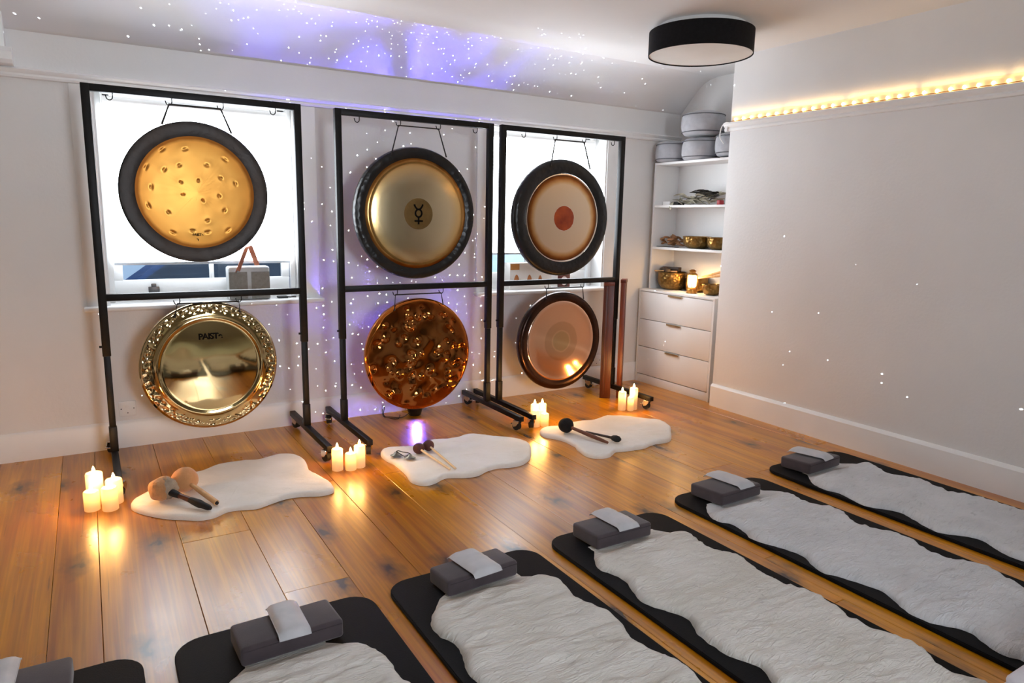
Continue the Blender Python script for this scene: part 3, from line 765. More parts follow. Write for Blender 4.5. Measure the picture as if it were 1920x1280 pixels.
# heap of brown seed pods
POD = pm('brown_seed_pod', (120,78,44), (166,114,68), 18, .6, bump=.2)
t = thing('seed_pod_rattle', 'heap of curled brown seed pods on a cord on the middle shelf', 'rattle', (2.10,-.19,1.105))
rl = random.Random(21)
for k in range(34):
    y = -.19 + rl.gauss(0,.055); y = max(-.305, min(-.075, y)); z = 1.126 + rl.uniform(0,.062)*max(.05,1-((y+.19)/.12)**2); x = 2.07 + rl.uniform(0,.09)
    r = rl.uniform(.015,.028); M = Matrix.Translation((x,y,z)) @ rotm(rl.uniform(-1,1)*.6, rl.uniform(-1,1)*.6, rl.uniform(0,6))
    a1 = rl.uniform(2.5,4.6)
    B().tube([M @ Vector((r*math.cos(a1*i/8), r*math.sin(a1*i/8), .004*i/8)) for i in range(9)], [.003,.0065,.008,.0085,.0085,.008,.007,.005,.002], 8).done('pod', POD, t)
B().tube(catmull([(2.045,-.07,1.1085), (2.04,-.045,1.1085), (2.06,-.14,1.109), (2.05,-.24,1.109), (2.06,-.31,1.1085)], 5, closed=False), .0028, 6).done('cord', CORD, t)

# lantern
def frost_mat():
    m, nt, b = new_mat('frosted_glass'); n, l = nt.nodes, nt.links
    tr = n.new('ShaderNodeBsdfTranslucent'); tr.inputs['Color'].default_value = (.95,.86,.66,1)
    tp = n.new('ShaderNodeBsdfTransparent'); gl = n.new('ShaderNodeBsdfGlossy'); gl.inputs['Roughness'].default_value = .1
    nz = n.new('ShaderNodeTexNoise'); nz.inputs['Scale'].default_value = 40
    mr = n.new('ShaderNodeMapRange'); mr.inputs['To Min'].default_value = .35; mr.inputs['To Max'].default_value = .55; l.new(nz.outputs['Fac'], mr.inputs[0])
    a = n.new('ShaderNodeMixShader'); l.new(mr.outputs[0], a.inputs[0]); l.new(tr.outputs[0], a.inputs[1]); l.new(tp.outputs[0], a.inputs[2])
    c = n.new('ShaderNodeMixShader'); c.inputs[0].default_value = .06; l.new(a.outputs[0], c.inputs[1]); l.new(gl.outputs[0], c.inputs[2])
    l.new(c.outputs[0], n['Material Output'].inputs['Surface'])
    return m
FROST = frost_mat()
lx, ly, lz = 2.040, -.494, DZ+.0005
t = thing('lantern', 'small brass lantern with lit glass on the front edge of the chest', 'lantern', (lx,ly,lz))
b = B(); b.lathe([(0,0),(.036,0),(.039,.004),(.039,.030),(.036,.036),(.030,.042),(0,.042)], 32); b.bm.transform(Matrix.Translation((lx,ly,lz))); b.done('base', GLASS_BRASS, t)
b = B(); b.lathe([(0,.042),(.026,.046),(.033,.062),(.033,.118),(.026,.138),(.024,.140)], 32); b.bm.transform(Matrix.Translation((lx,ly,lz))); b.done('glass_globe', FROST, t)
b = B(); b.lathe([(.034,.138),(.036,.142),(.030,.152),(.022,.156),(.022,.166),(.030,.170),(.014,.180),(0,.181)], 32); b.bm.transform(Matrix.Translation((lx,ly,lz))); b.done('cap', GLASS_BRASS, t)
for k in range(4):
    a = PI/4+k*PI/2; B().cyl((lx+.040*math.cos(a),ly+.040*math.sin(a),lz+.03), (lx+.036*math.cos(a),ly+.036*math.sin(a),lz+.146), .0022, 8).done('cage_wire', GLASS_BRASS, t)
for zz in (.070,.112):
    B().tube([(lx+.0385*math.cos(a),ly+.0385*math.sin(a),lz+zz) for a in [2*PI*k/32 for k in range(32)]], .0016, 6, closed=True).done('cage_wire', GLASS_BRASS, t)
b = B(); b.lathe([(0,.05),(.016,.056),(.019,.07),(.011,.098),(.003,.118),(0,.120)], 16); b.bm.transform(Matrix.Translation((lx,ly,lz))); b.done('flame', emis('lantern_flame', (1.,.66,.26), 26), t)
B().tube([(lx,ly-.041,lz+.03),(lx,ly-.052,lz+.06),(lx,ly-.054,lz+.10),(lx,ly-.041,lz+.145)], .0022, 6).done('handle', GLASS_BRASS, t)
def plight(name, loc, energy, col, r=.02, parent=None):
    L = bpy.data.lights.new(name, 'POINT'); L.energy = energy; L.color = col; L.shadow_soft_size = r
    o = bpy.data.objects.new(name, L); COL.objects.link(o)
    if parent is not None:
        root = parent; o.parent = parent; o.matrix_basis = root.matrix_basis.inverted() @ Matrix.Translation(loc)
    else: o.location = loc
    return o
plight('lantern_light', (lx,ly,lz+.128), 7, (1,.56,.20), .012, t)

# ------------------------------------------------------------------ tall wooden boards behind the right stand
WOODR = pm('red_brown_wood', (96,40,22), (128,60,34), 7, .4, stretch=(14,14,.8), bump=.05)
def board(a, c, th, h, label, mat):
    a = Vector((*a,0)); c = Vector((*c,0)); d = (c-a).normalized(); nrm = Vector((-d.y, d.x, 0))
    t = thing('wooden_board', label, 'wooden board', tuple((a+c)/2), math.atan2(d.y,d.x), group='tall red-brown boards at the right stand')
    L = (c-a).length; M = t.matrix_basis
    B().box((-L/2,-th/2,0), (L/2,th/2,h), bev=.004, M=M).done('panel', mat, t)
    B().box((-L/2+.012,-th/2-.004,.03), (-L/2+.030,-th/2+.002,h-.03), bev=.002, M=M).done('edge_strip', pm('dark_edge_wood', (62,24,14), (84,36,22), 9, .4, stretch=(10,10,1)), t)
    B().box((-L/2,-th/2-.003,h-.022), (L/2,th/2+.003,h+.004), bev=.003, M=M).done('end_cap', WOODR, t)
board((1.300,-.350), (1.362,-.398), .035, .862, 'red-brown upright board on the gong side of the stand post', pm('shaded_red_wood_board', (66,26,14), (92,40,22), 7, .4, stretch=(14,14,.8), bump=.05))  # darker copy of the red-brown wood, this board's shade painted in
board((1.4145,-.430), (1.500,-.345), .035, .880, 'red-brown upright board on the drawers side of the stand post', WOODR)

# ------------------------------------------------------------------ ceiling lamp
lcx, lcy, lr = 1.18, -1.28, .292
t = thing('ceiling_lamp', 'black round drum ceiling lamp with white diffuser, switched off', 'lamp', (lcx,lcy,ZC))
n = 80; T = Matrix.Translation((lcx,lcy,0))
b = B(); b.lathe([(.0,ZC),(.245,ZC),(.250,ZC-.006),(.250,ZC-.034),(.0,ZC-.036)], n); b.bm.transform(T); b.done('ceiling_plate', TRIM, t)
SHADE = pm('black_fabric_shade', (16,15,17), (23,22,24), 60, .85, bump=.08, bscale=600, spec=.2)
b = B(); b.lathe([(lr-.004,ZC-.030),(lr,ZC-.030),(lr,2.240),(lr-.004,2.240),(lr-.004,ZC-.030)], n); b.bm.transform(T); b.done('drum_shade', SHADE, t)
b = B(); b.lathe([(0,ZC-.033),(lr-.004,ZC-.033),(lr-.004,ZC-.031),(0,ZC-.031)], n); b.bm.transform(T); b.done('top_diffuser', pm('opal_diffuser', (226,224,220), (232,230,227), 5, .6), t)
b = B(); b.lathe([(0,2.246),(lr-.005,2.246),(lr-.005,2.249),(0,2.249)], n); b.bm.transform(T); b.done('diffuser', pm('opal_diffuser', (226,224,220), (232,230,227), 5, .6), t)

# ------------------------------------------------------------------ LED string on the right-hand picture rail
t = thing('string_lights', 'warm white LED string light along the right-hand picture rail', 'string lights', (XR-.02, -1.6, 1.975), kind=None)
ys = [-.945]
while ys[-1] > -3.0: ys.append(ys[-1]-.0655)
rows = []
for i in range(90):
    y = -.905 - i*(2.16/89); hh = .043 + .004*math.sin(y*9) + .003*math.sin(y*23+1)
    rows.append([(XR-.004-.002*math.sin(y*7), y, 1.9755), (XR-.0035, y, 1.9755+hh*.5), (XR-.0015, y, 1.9755+hh)])
b = B(); b.grid(rows); b.grid([[(x+.0012,y,z) for x,y,z in r] for r in rows]); b.done('reflective_tape', pm('cream_tape', (240,226,196), (246,232,204), 8, .5), t)
B().tube([(XR-.016, y, 1.9785+.0006*math.sin(y*40)) for y in [-.905-i*.02 for i in range(108)]], .0022, 6).done('wire', pm('copper_wire', (150,98,54), (166,110,64), 30, .35, .8), t)
pb = None
for y in ys:
    if pb is None:
        b = B(); b.ball((XR-.016,y,1.988), .0088, 12, (1,1,1.15)); pb = b.done('bulb', BULBM, t); y0 = y
    else:
        o = pb.copy(); COL.objects.link(o); o.parent = t; o.location = (0, y-y0, 0)
for k in range(5):
    L = bpy.data.lights.new('string_light_glow', 'AREA'); L.shape = 'RECTANGLE'; L.size = .012; L.size_y = .40; L.energy = LED/60; L.color = (1,.62,.25)
    o = bpy.data.objects.new('string_light_glow', L); COL.objects.link(o); o.parent = t
    L.spread = 1.2; o.matrix_basis = t.matrix_basis.inverted() @ Matrix.Translation((XR-.034, -1.1-.42*k, 1.998)) @ Matrix.Rotation(PI+.75,4,'Y')

# ------------------------------------------------------------------ candles
def candle(x, y, r, h, label, grp):
    t = thing('pillar_candle', label, 'candle', (x,y,0), group=grp)
    T = Matrix.Translation((x,y,.0005))
    b = B(); b.lathe([(0,0),(r-.002,0),(r,.002),(r,h-.004),(r-.003,h),(r-.007,h-.001),(r*.5,h-.006),(0,h-.008)], 32)
    for v in b.bm.verts:
        if v.co.z > h*.9: v.co.z += .002*noise.noise((v.co.x*60+x*9, v.co.y*60, h*30))
    b.bm.transform(T); b.done('wax', WAX, t)
    b = B(); b.lathe([(0,h-.008),(.003,h-.006),(.0065,h+.004),(.0075,h+.010),(.0055,h+.020),(.002,h+.029),(0,h+.032)], 14); b.bm.transform(T); b.done('flame', FLAMEM, t)
    plight('candle_inner_light', (x,y,h*.80), .10*CANDLE*(h/.12), (1,.50,.14), .012, t)
    plight('candle_flame_light', (x,y-.001,h+.045), .34*CANDLE, (1,.48,.13), .012, t)
g1 = 'candles at the left stand'; g2 = 'candles beside the middle stand'; g3 = 'candles between middle and right stands'; g4 = 'candles in front of the wooden boards'
candle(-1.947,-.822,.0345,.146,'tallest candle of the cluster at the far left stand',g1)
candle(-1.962,-.893,.0315,.088,'shortest candle of the cluster at the far left stand',g1)
candle(-1.893,-.925,.0325,.104,'foremost candle of the cluster at the far left stand',g1)
candle(-1.873,-.850,.0345,.112,'right-hand rear candle of the cluster at the far left stand',g1)
candle(-.868,-.918,.0285,.116,'separate left-hand candle of the three near the cream rug and middle stand',g2)
candle(-.806,-.945,.0285,.090,'shortest candle, in the middle of the three near the middle stand',g2)
candle(-.752,-.928,.0285,.118,'right-hand tall candle of the three near the middle stand',g2)
candle(.500,-.690,.0265,.128,'rear left candle of the four beside the black-headed mallet rug',g3)
candle(.558,-.690,.0265,.126,'rear right candle of the four beside the black-headed mallet rug',g3)
candle(.470,-.752,.0265,.108,'front left candle of the four beside the black-headed mallet rug',g3)
candle(.528,-.765,.0265,.082,'shortest candle of the four beside the black-headed mallet rug',g3)
candle(1.222,-.700,.0270,.132,'left-hand candle of the three before the wooden boards',g4)
candle(1.268,-.738,.0220,.096,'lowest candle, in the middle before the wooden boards',g4)
candle(1.312,-.716,.0285,.152,'tallest candle before the wooden boards',g4)

# ------------------------------------------------------------------ star projector
px_, py_ = -.105, -.155
t = thing('star_projector', 'small black star projector on the floor under the copper gong', 'projector', (px_,py_,0))
b = B(); b.lathe([(0,.0005),(.034,.0005),(.040,.006),(.052,.046),(.054,.054),(.050,.060),(0,.062)], 32); b.bm.transform(Matrix.Translation((px_,py_,0))); b.done('base', pm('black_plastic', (14,14,16), (20,20,22), 30, .4), t)
b = B(); b.lathe([(.040,.061),(.038,.072),(.024,.084),(0,.088)], 32); b.bm.transform(Matrix.Translation((px_,py_,0))); b.done('lens_dome', GLASS, t)
b = B(); b.lathe([(0,.0625),(.024,.0625),(.022,.070),(.012,.077),(0,.079)], 24); b.bm.transform(Matrix.Translation((px_,py_,0))); b.done('lens', emis('blue_lens', (.25,.16,1.), 2.5), t)
for s in (-1,1): B().tube([(px_+s*.050,py_,.034),(px_+s*.064,py_,.040),(px_+s*.066,py_,.056),(px_+s*.052,py_,.058)], .0025, 6).done('bracket', CHROME, t)
B().tube(catmull([(px_-.04,py_,.02), (px_-.10,py_-.02,.003), (px_-.16,py_+.02,.003), (px_-.19,py_+.07,.004), (px_-.17,py_+.115,.05), (px_-.18,py_+.11,.06), (px_-.20,py_+.05,.004), (px_-.14,py_-.04,.003), (px_-.09,py_+.04,.003)], 6, closed=False), .0025, 6).done('cable', CORD, t)
class NT:
    """tiny helper for the projector's picture: chains of math nodes"""
    def __init__(s, nt): s.n, s.l = nt.nodes, nt.links
    def m(s, op, *a):
        k = s.n.new('ShaderNodeMath'); k.operation = op
        for i, v in enumerate(a):
            if isinstance(v, (int, float)): k.inputs[i].default_value = v
            else: s.l.new(v, k.inputs[i])
        return k.outputs[0]
    def rng(s, v, a, b, c, d):
        k = s.n.new('ShaderNodeMapRange')
        for i, q in enumerate((a, b, c, d)): k.inputs[i+1].default_value = q
        s.l.new(v, k.inputs[0]); return k.outputs[0]
    def xyz(s, x, y, z):
        k = s.n.new('ShaderNodeCombineXYZ')
        for i, q in enumerate((x, y, z)):
            if isinstance(q, (int, float)): k.inputs[i].default_value = q
            else: s.l.new(q, k.inputs[i])
        return k.outputs[0]
PD = 0.155                                   # distance of the projector from the wall
def projector_light(name, kind, energy, col):
    L = bpy.data.lights.new(name, 'POINT'); L.energy = energy; L.color = col; L.shadow_soft_size = 0.0 if 'stars' in kind else .012
    L.use_nodes = True; nt = L.node_tree; n, l = nt.nodes, nt.links; em = n['Emission']; N = NT(nt)
    tc = n.new('ShaderNodeTexCoord'); sp = n.new('ShaderNodeSeparateXYZ'); l.new(tc.outputs['Normal'], sp.inputs[0])
    x, y, z = (sp.outputs[i] for i in range(3))
    yc = N.m('MAXIMUM', y, .02)
    u = N.m('MULTIPLY', N.m('DIVIDE', x, yc), PD); v = N.m('MULTIPLY', N.m('DIVIDE', z, yc), PD)
    def stars(vec, scale, thr, keep, dim='3D'):
        vo = n.new('ShaderNodeTexVoronoi'); vo.voronoi_dimensions = dim; vo.inputs['Scale'].default_value = scale; l.new(vec, vo.inputs['Vector'])
        sc = n.new('ShaderNodeSeparateColor'); l.new(vo.outputs['Color'], sc.inputs[0])
        on = N.m('MULTIPLY', N.m('LESS_THAN', vo.outputs['Distance'], thr), N.m('GREATER_THAN', sc.outputs[0], keep))
        return N.m('MULTIPLY', on, N.m('ADD', N.m('POWER', sc.outputs[1], 2.2), .06))
    def gauss(a, c, w):
        d = N.m('DIVIDE', N.m('SUBTRACT', a, c), w); return N.m('EXPONENT', N.m('MULTIPLY', N.m('MULTIPLY', d, d), -1))
    up = N.m('GREATER_THAN', z, .02); towall = N.m('GREATER_THAN', y, .02)
    onwall = N.m('MULTIPLY', towall, N.m('LESS_THAN', v, 2.02))
    above = N.m('SUBTRACT', 1, onwall)
    r3 = N.m('POWER', N.m('ADD', N.m('ADD', N.m('MULTIPLY', u, u), N.m('MULTIPLY', v, v)), PD*PD), 1.5)
    level = N.m('DIVIDE', r3, PD)            # evens out the grazing throw on the wall
    if kind == 'stars_ceiling':
        keep = N.rng(z, .50, .97, .95, .08)
        f = N.m('MULTIPLY', stars(tc.outputs['Normal'], 82, .12, keep), N.m('MULTIPLY', above, up))
    elif kind == 'stars_wall':
        den = N.m('MULTIPLY', gauss(u, 0, .75), gauss(v, .60, 1.15))
        keep = N.m('SUBTRACT', 1, N.m('MULTIPLY', den, .72))
        f = N.m('MULTIPLY', N.m('MULTIPLY', stars(N.xyz(u, v, 0), 17, .068, keep, '2D'), onwall), level)
    else:
        no = n.new('ShaderNodeTexNoise'); no.inputs['Detail'].default_value = 4; no.inputs['Distortion'].default_value = .8
        if kind == 'nebula_ceiling':
            no.inputs['Scale'].default_value = 4.2; l.new(tc.outputs['Normal'], no.inputs['Vector'])
            mask = N.m('MULTIPLY', N.m('MULTIPLY', above, up), N.m('MULTIPLY', gauss(x, -.02, .34), gauss(y, .03, .16)))
        else:
            no.inputs['Scale'].default_value = 2.6; l.new(N.xyz(u, v, 3), no.inputs['Vector'])
            mask = N.m('MULTIPLY', N.m('MULTIPLY', onwall, level), N.m('MULTIPLY', gauss(u, -.15, .50), gauss(v, .42, .60)))
        f = N.m('MULTIPLY', N.m('ADD', N.rng(no.outputs['Fac'], .40, .68, .10, 1.0), 0), mask)
    l.new(f, em.inputs['Strength'])
    o = bpy.data.objects.new(name, L); COL.objects.link(o); o.location = (px_, py_, .105)
    return o
projector_light('projector_nebula', 'nebula_ceiling', 700, (.13,.11,1))
projector_light('projector_nebula_wall', 'nebula_wall', 60, (.20,.14,1))
projector_light('projector_stars', 'stars_ceiling', 4500, (.85,.95,1))
projector_light('projector_stars_wall', 'stars_wall', 900, (.9,.96,1))
L = bpy.data.lights.new('lens_leak', 'SPOT'); L.energy = 9; L.color = (.25,.15,1); L.spot_size = math.radians(95); L.spot_blend = 1.0; L.shadow_soft_size = .02
o = bpy.data.objects.new('lens_leak', L); COL.objects.link(o)
o.matrix_world = Matrix.Translation((px_,py_-.03,.098)) @ (Vector((-.24,-.46,0))-Vector((px_,py_-.03,.098))).to_track_quat('-Z','Y').to_matrix().to_4x4()

# ------------------------------------------------------------------ window sill things, socket
t = thing('speaker', 'grey portable speaker with tan leather strap on the left window sill', 'speaker', (-1.085,.045,.80))
SPK = pm('grey_speaker_cloth', (134,131,124), (146,143,136), 60, .85, bump=.1, bscale=500); SPB = pm('pale_aluminium', (172,174,174), (184,186,186), 12, .45, .1)
b = B().box((-1.206,.0,.8005), (-.970,.092,.997), bev=.014, seg=3).done('cabinet', SPB, t)
B().box((-1.203,-.0025,.806), (-1.100,.005,.966), bev=.002).done('grille', SPK, t); B().box((-1.078,-.0025,.806), (-.973,.005,.966), bev=.002).done('grille', SPK, t)
LEA = pm('tan_leather', (150,84,56), (172,104,72), 20, .55, bump=.1)
b = B()
path = catmull([(-1.154,-.005,.967), (-1.120,-.004,1.05), (-1.092,.014,1.108), (-1.072,.040,1.113), (-1.056,.066,1.085), (-1.024,.095,1.0), (-1.020,.097,.967)], 6, closed=False)
rows = [[(p.x-.013,p.y-.0025,p.z-.004),(p.x+.013,p.y-.0025,p.z+.004),(p.x+.013,p.y+.0025,p.z+.004),(p.x-.013,p.y+.0025,p.z-.004)] for p in path]
b.grid(rows, closed_u=True); b.done('strap', LEA, t)
B().cyl((-1.154,-.011,.969), (-1.154,-.002,.969), .006, 14).done('stud', CHROME, t)
t = thing('phone_pouch', 'small flat black case lying on the sill right of the speaker', 'case', (-.875,.03,.80))
B().box((-.925,.005,.8005), (-.865,.055,.812), bev=.004).done('case', pm('black_leather', (20,20,22), (28,28,30), 40, .5, bump=.1), t)
B().tube([(-.87,.03,.806),(-.85,.02,.805),(-.835,.03,.805),(-.815,.02,.805)], .004, 6).done('strap', CORD, t)
# carton and picture on the right sill
t = thing('gift_carton', 'white carton with brown drop shapes on the right window sill', 'carton', (.92,.08,.79))
B().box((.735,.04,.7905), (1.105,.13,.985), bev=.003).done('box', pm('white_carton', (236,233,228), (242,239,235), 8, .6), t)
ORG = pm('caramel_print', (206,150,84), (190,128,66), 20, .6)
B().box((.738,.0385,.935), (.815,.0402,.978)).done('label_panel', ORG, t, smooth=0)
for x, s in ((.792,1.), (.905,.9), (1.0,.7)):
    B().prism([(x+.020*s*math.sin(a)*(1-.35*math.cos(a)), .870+.030*s*math.cos(a)) for a in [2*PI*k/20 for k in range(20)]], 1, .0388, .0402).done('drop_motif', pm('brown_print', (176,108,60), (190,122,70), 20, .6), t, smooth=0)
t = thing('framed_card', 'small dark red framed card standing at the right end of the sill', 'picture', (1.27,.10,.79))
b = B(); b.box((1.20,.085,.7905), (1.31,.097,.895), bev=.002); b.done('frame', pm('dark_red_frame', (74,24,22), (98,34,28), 12, .5), t)
B().prism([(1.255+.030*math.cos(a), .838+.034*math.sin(a)) for a in [2*PI*k/20 for k in range(20)]], 1, .0835, .0855).done('printed_figure', pm('pale_print', (236,224,220), (242,232,230), 10, .6), t, smooth=0)
B().box((1.262,.0838,.796), (1.285,.0856,.812)).done('printed_patch', pm('black_card', (18,17,18)), t, smooth=0)
def socket(x, z, label, fused):
    t = thing('wall_socket', label, 'socket', (x,0,z))
    B().box((x-.043,-.0105,z-.043), (x+.043,0,z+.043), bev=.004, seg=3).done('plate', pm('white_plastic', (236,236,234), (240,240,238), 10, .35), t)
    if fused:
        B().box((x-.011,-.014,z+.006), (x+.011,-.009,z+.026), bev=.002).done('switch', pm('white_plastic', (236,236,234)), t)
        B().box((x-.013,-.0125,z-.026), (x+.013,-.009,z-.006), bev=.002).done('fuse_carrier', pm('white_plastic', (236,236,234)), t)
    else:
        B().box((x-.012,-.014,z+.008), (x+.012,-.009,z+.026), bev=.002).done('switch', pm('white_plastic', (236,236,234)), t)
    for s in ((-.031,.0),(.031,0),(0,-.024)): B().cyl((x+s[0],-.0128,z+s[1]), (x+s[0],-.009,z+s[1]), .0032, 10).done('screw', pm('dull_steel', (84,84,86)), t)
socket(-1.770, .221, 'white fused switch plate on the wall beside the mirror gold gong', True)
socket(1.530, .20, 'white wall plate half hidden behind the rose-gold gong', False)

# ------------------------------------------------------------------ sheepskins
def fleece(name, c1, c2, streak, bump=.85):
    m, nt, b = new_mat(name); n, l = nt.nodes, nt.links
    tc = n.new('ShaderNodeTexCoord')
    t = n.new('ShaderNodeTexNoise'); t.inputs['Scale'].default_value = 4.5; t.inputs['Detail'].default_value = 5; l.new(tc.outputs['Object'], t.inputs['Vector'])
    rp = n.new('ShaderNodeValToRGB'); rp.color_ramp.elements[0].position = .35; rp.color_ramp.elements[1].position = .65
    rp.color_ramp.elements[0].color = srgb(*c1); rp.color_ramp.elements[1].color = srgb(*c2); l.new(t.outputs['Fac'], rp.inputs[0])
    mp = n.new('ShaderNodeMapping'); mp.inputs['Scale'].default_value = (7, 26, 7); mp.inputs['Rotation'].default_value = (0,0,.35); l.new(tc.outputs['Object'], mp.inputs['Vector'])
    t2 = n.new('ShaderNodeTexNoise'); t2.inputs['Scale'].default_value = 1.6; t2.inputs['Detail'].default_value = 4; t2.inputs['Distortion'].default_value = 1.4; l.new(mp.outputs[0], t2.inputs['Vector'])
    r2 = n.new('ShaderNodeValToRGB'); r2.color_ramp.elements[0].position = .60; r2.color_ramp.elements[1].position = .74
    r2.color_ramp.elements[0].color = (0,0,0,1); r2.color_ramp.elements[1].color = (.34,.34,.34,1); l.new(t2.outputs['Fac'], r2.inputs[0])
    mx = n.new('ShaderNodeMix'); mx.data_type = 'RGBA'; l.new(r2.outputs[0], mx.inputs[0]); l.new(rp.outputs[0], mx.inputs[6]); mx.inputs[7].default_value = srgb(*streak)
    l.new(mx.outputs[2], b.inputs['Base Color'])
    b.inputs['Roughness'].default_value = .9; b.inputs['Specular IOR Level'].default_value = .15; b.inputs['Sheen Weight'].default_value = .15
    bp = n.new('ShaderNodeBump'); bp.inputs['Strength'].default_value = bump; bp.inputs['Distance'].default_value = .012
    t3 = n.new('ShaderNodeTexNoise'); t3.inputs['Scale'].default_value = 3.2; t3.inputs['Detail'].default_value = 7; t3.inputs['Distortion'].default_value = 1.2; l.new(mp.outputs[0], t3.inputs['Vector'])
    l.new(t3.outputs['Fac'], bp.inputs['Height']); l.new(bp.outputs[0], b.inputs['Normal'])
    return m
FL_GREY = fleece('grey_fleece', (216,217,219), (230,231,233), (150,151,152))
FL_GREYW = fleece('warm_grey_fleece', (222,218,209), (234,231,225), (166,162,152))
FL_CREAM = fleece('cream_fleece', (238,232,222), (246,242,236), (222,214,204), bump=.22)
def fur_h(x, y, amp):
    v = noise.noise((x*6+y*3, y*13, .3))*.9 + noise.noise((x*15+y*9, y*34, 2.1))*.7
    rdg = 1-abs(noise.noise((x*9+y*5+3, y*21, 5.5)))*2
    return amp*(v*.55 + .45*max(0, rdg)**3)
def pelt_rows(L, Rr, n, m, z0, h, amp, ypil):
    rows = []
    for i in range(n):
        a, c = L[i], Rr[i]
        row = []
        for k in range(m+1):
            s = k/m; p = Vector(a).lerp(Vector(c), s)
            e = min(s, 1-s)*(Vector(c)-Vector(a)).length; ee = min(1, e/.045)
            en = min(1, i/2.5)
            d = math.sqrt(max(0, 1-(1-ee)**2))*math.sqrt(max(0,1-(1-en)**2))
            q = min(1, max(0, (ypil-p.y)/.05)); q = .12+.88*q*q*(3-2*q)
            row.append((p.x, p.y, z0 + .0006 + d*q*(h + fur_h(p.x, p.y, amp))))
        rows.append([(row[0][0], row[0][1], z0+.0003)] + row + [(row[-1][0], row[-1][1], z0+.0003)])
    first = [(x, y+.003, z0+.0003) for x, y, z in rows[0]]
    return [first] + rows
def side(pts, y0, y1, amp, mean, ph, n):
    """extend a measured edge to y1 with the same kind of waves and sample it every step"""
    P = sorted(pts, key=lambda q: -q[1]); Q = [P[0]]
    for q in P[1:]:
        if q[1] < Q[-1][1]-.012: Q.append(q)
    y = Q[-1][1]-.06; 
    while y > y1:
        fade = min(1, (Q[-1][1]-y)/.12)
        Q.append((mean + amp*math.sin((y+ph)*19), y)); y -= .05
    Q = [Vector((*q,0)) for q in catmull(Q, 6, closed=False)]
    out = []; j = 0
    for i in range(n):
        yy = y0 + (y1-y0)*i/(n-1)
        while j < len(Q)-2 and Q[j+1].y > yy: j += 1
        a, c = Q[j], Q[j+1]; f = (a.y-yy)/max(1e-6, a.y-c.y)
        out.append(a.x + (c.x-a.x)*max(0, min(1, f)))
    return out
RUG1= [(-1.816, -0.954), (-1.806, -0.898), (-1.772, -0.852), (-1.707, -0.787), (-1.639, -0.718), (-1.568, -0.664), (-1.501, -0.661), (-1.401, -0.596), (-1.28, -0.589), (-1.187, -0.614), (-1.105, -0.583), (-1.032, -0.6), (-0.996, -0.663), (-0.988, -0.755), (-1.006, -0.889), (-0.992, -0.974), (-0.964, -1.084), (-0.966, -1.172), (-0.985, -1.214), (-1.04, -1.224), (-1.121, -1.19), (-1.197, -1.182), (-1.267, -1.207), (-1.335, -1.232), (-1.403, -1.21), (-1.453, -1.207), (-1.508, -1.241), (-1.566, -1.243), (-1.628, -1.203), (-1.698, -1.151), (-1.766, -1.07), (-1.805, -1.005)]
RUG2= [(-0.597, -0.825), (-0.569, -0.767), (-0.53, -0.751), (-0.443, -0.79), (-0.385, -0.79), (-0.257, -0.741), (-0.174, -0.772), (-0.096, -0.765), (-0.021, -0.742), (0.05, -0.779), (0.112, -0.854), (0.183, -0.912), (0.224, -0.975), (0.225, -1.056), (0.181, -1.148), (0.105, -1.253), (0.025, -1.313), (-0.052, -1.321), (-0.121, -1.301), (-0.195, -1.309), (-0.271, -1.346), (-0.342, -1.338), (-0.393, -1.311), (-0.44, -1.3), (-0.509, -1.336), (-0.563, -1.341), (-0.596, -1.303), (-0.606, -1.255), (-0.592, -1.173), (-0.586, -1.083), (-0.588, -0.984), (-0.602, -0.909)]
RUG3= [(0.408, -0.891), (0.443, -0.856), (0.485, -0.845), (0.532, -0.858), (0.568, -0.866), (0.683, -0.836), (0.761, -0.83), (0.849, -0.852), (0.913, -0.837), (0.968, -0.817), (1.015, -0.816), (1.057, -0.851), (1.125, -0.911), (1.186, -0.979), (1.231, -1.027), (1.244, -1.082), (1.232, -1.146), (1.2, -1.208), (1.15, -1.26), (1.086, -1.332), (1.027, -1.384), (0.982, -1.4), (0.936, -1.395), (0.894, -1.392), (0.841, -1.403), (0.784, -1.42), (0.744, -1.417), (0.68, -1.411), (0.623, -1.399), (0.594, -1.393), (0.555, -1.417), (0.506, -1.443), (0.458, -1.439), (0.417, -1.41), (0.402, -1.362), (0.413, -1.305), (0.423, -1.256), (0.444, -1.211), (0.445, -1.173), (0.447, -1.106), (0.433, -1.049), (0.409, -1.006), (0.39, -0.955)]
PELT5 =( [(1.229, -2.183), (1.166, -2.244), (1.13, -2.305), (1.126, -2.366), (1.144, -2.421), (1.128, -2.486), (1.112, -2.549), (1.12, -2.595), (1.157, -2.642), (1.182, -2.696), (1.163, -2.763), (1.131, -2.844), (1.125, -2.9), (1.151, -2.937), (1.193, -2.983), (1.204, -3.034), (1.179, -3.085), (1.152, -3.143), (1.153, -3.203)] , [(1.546, -2.157), (1.627, -2.209), (1.651, -2.266), (1.628, -2.338), (1.616, -2.402), (1.649, -2.471), (1.665, -2.547), (1.638, -2.612), (1.621, -2.681), (1.652, -2.742), (1.682, -2.803), (1.688, -2.863), (1.676, -2.912), (1.693, -2.976)] )
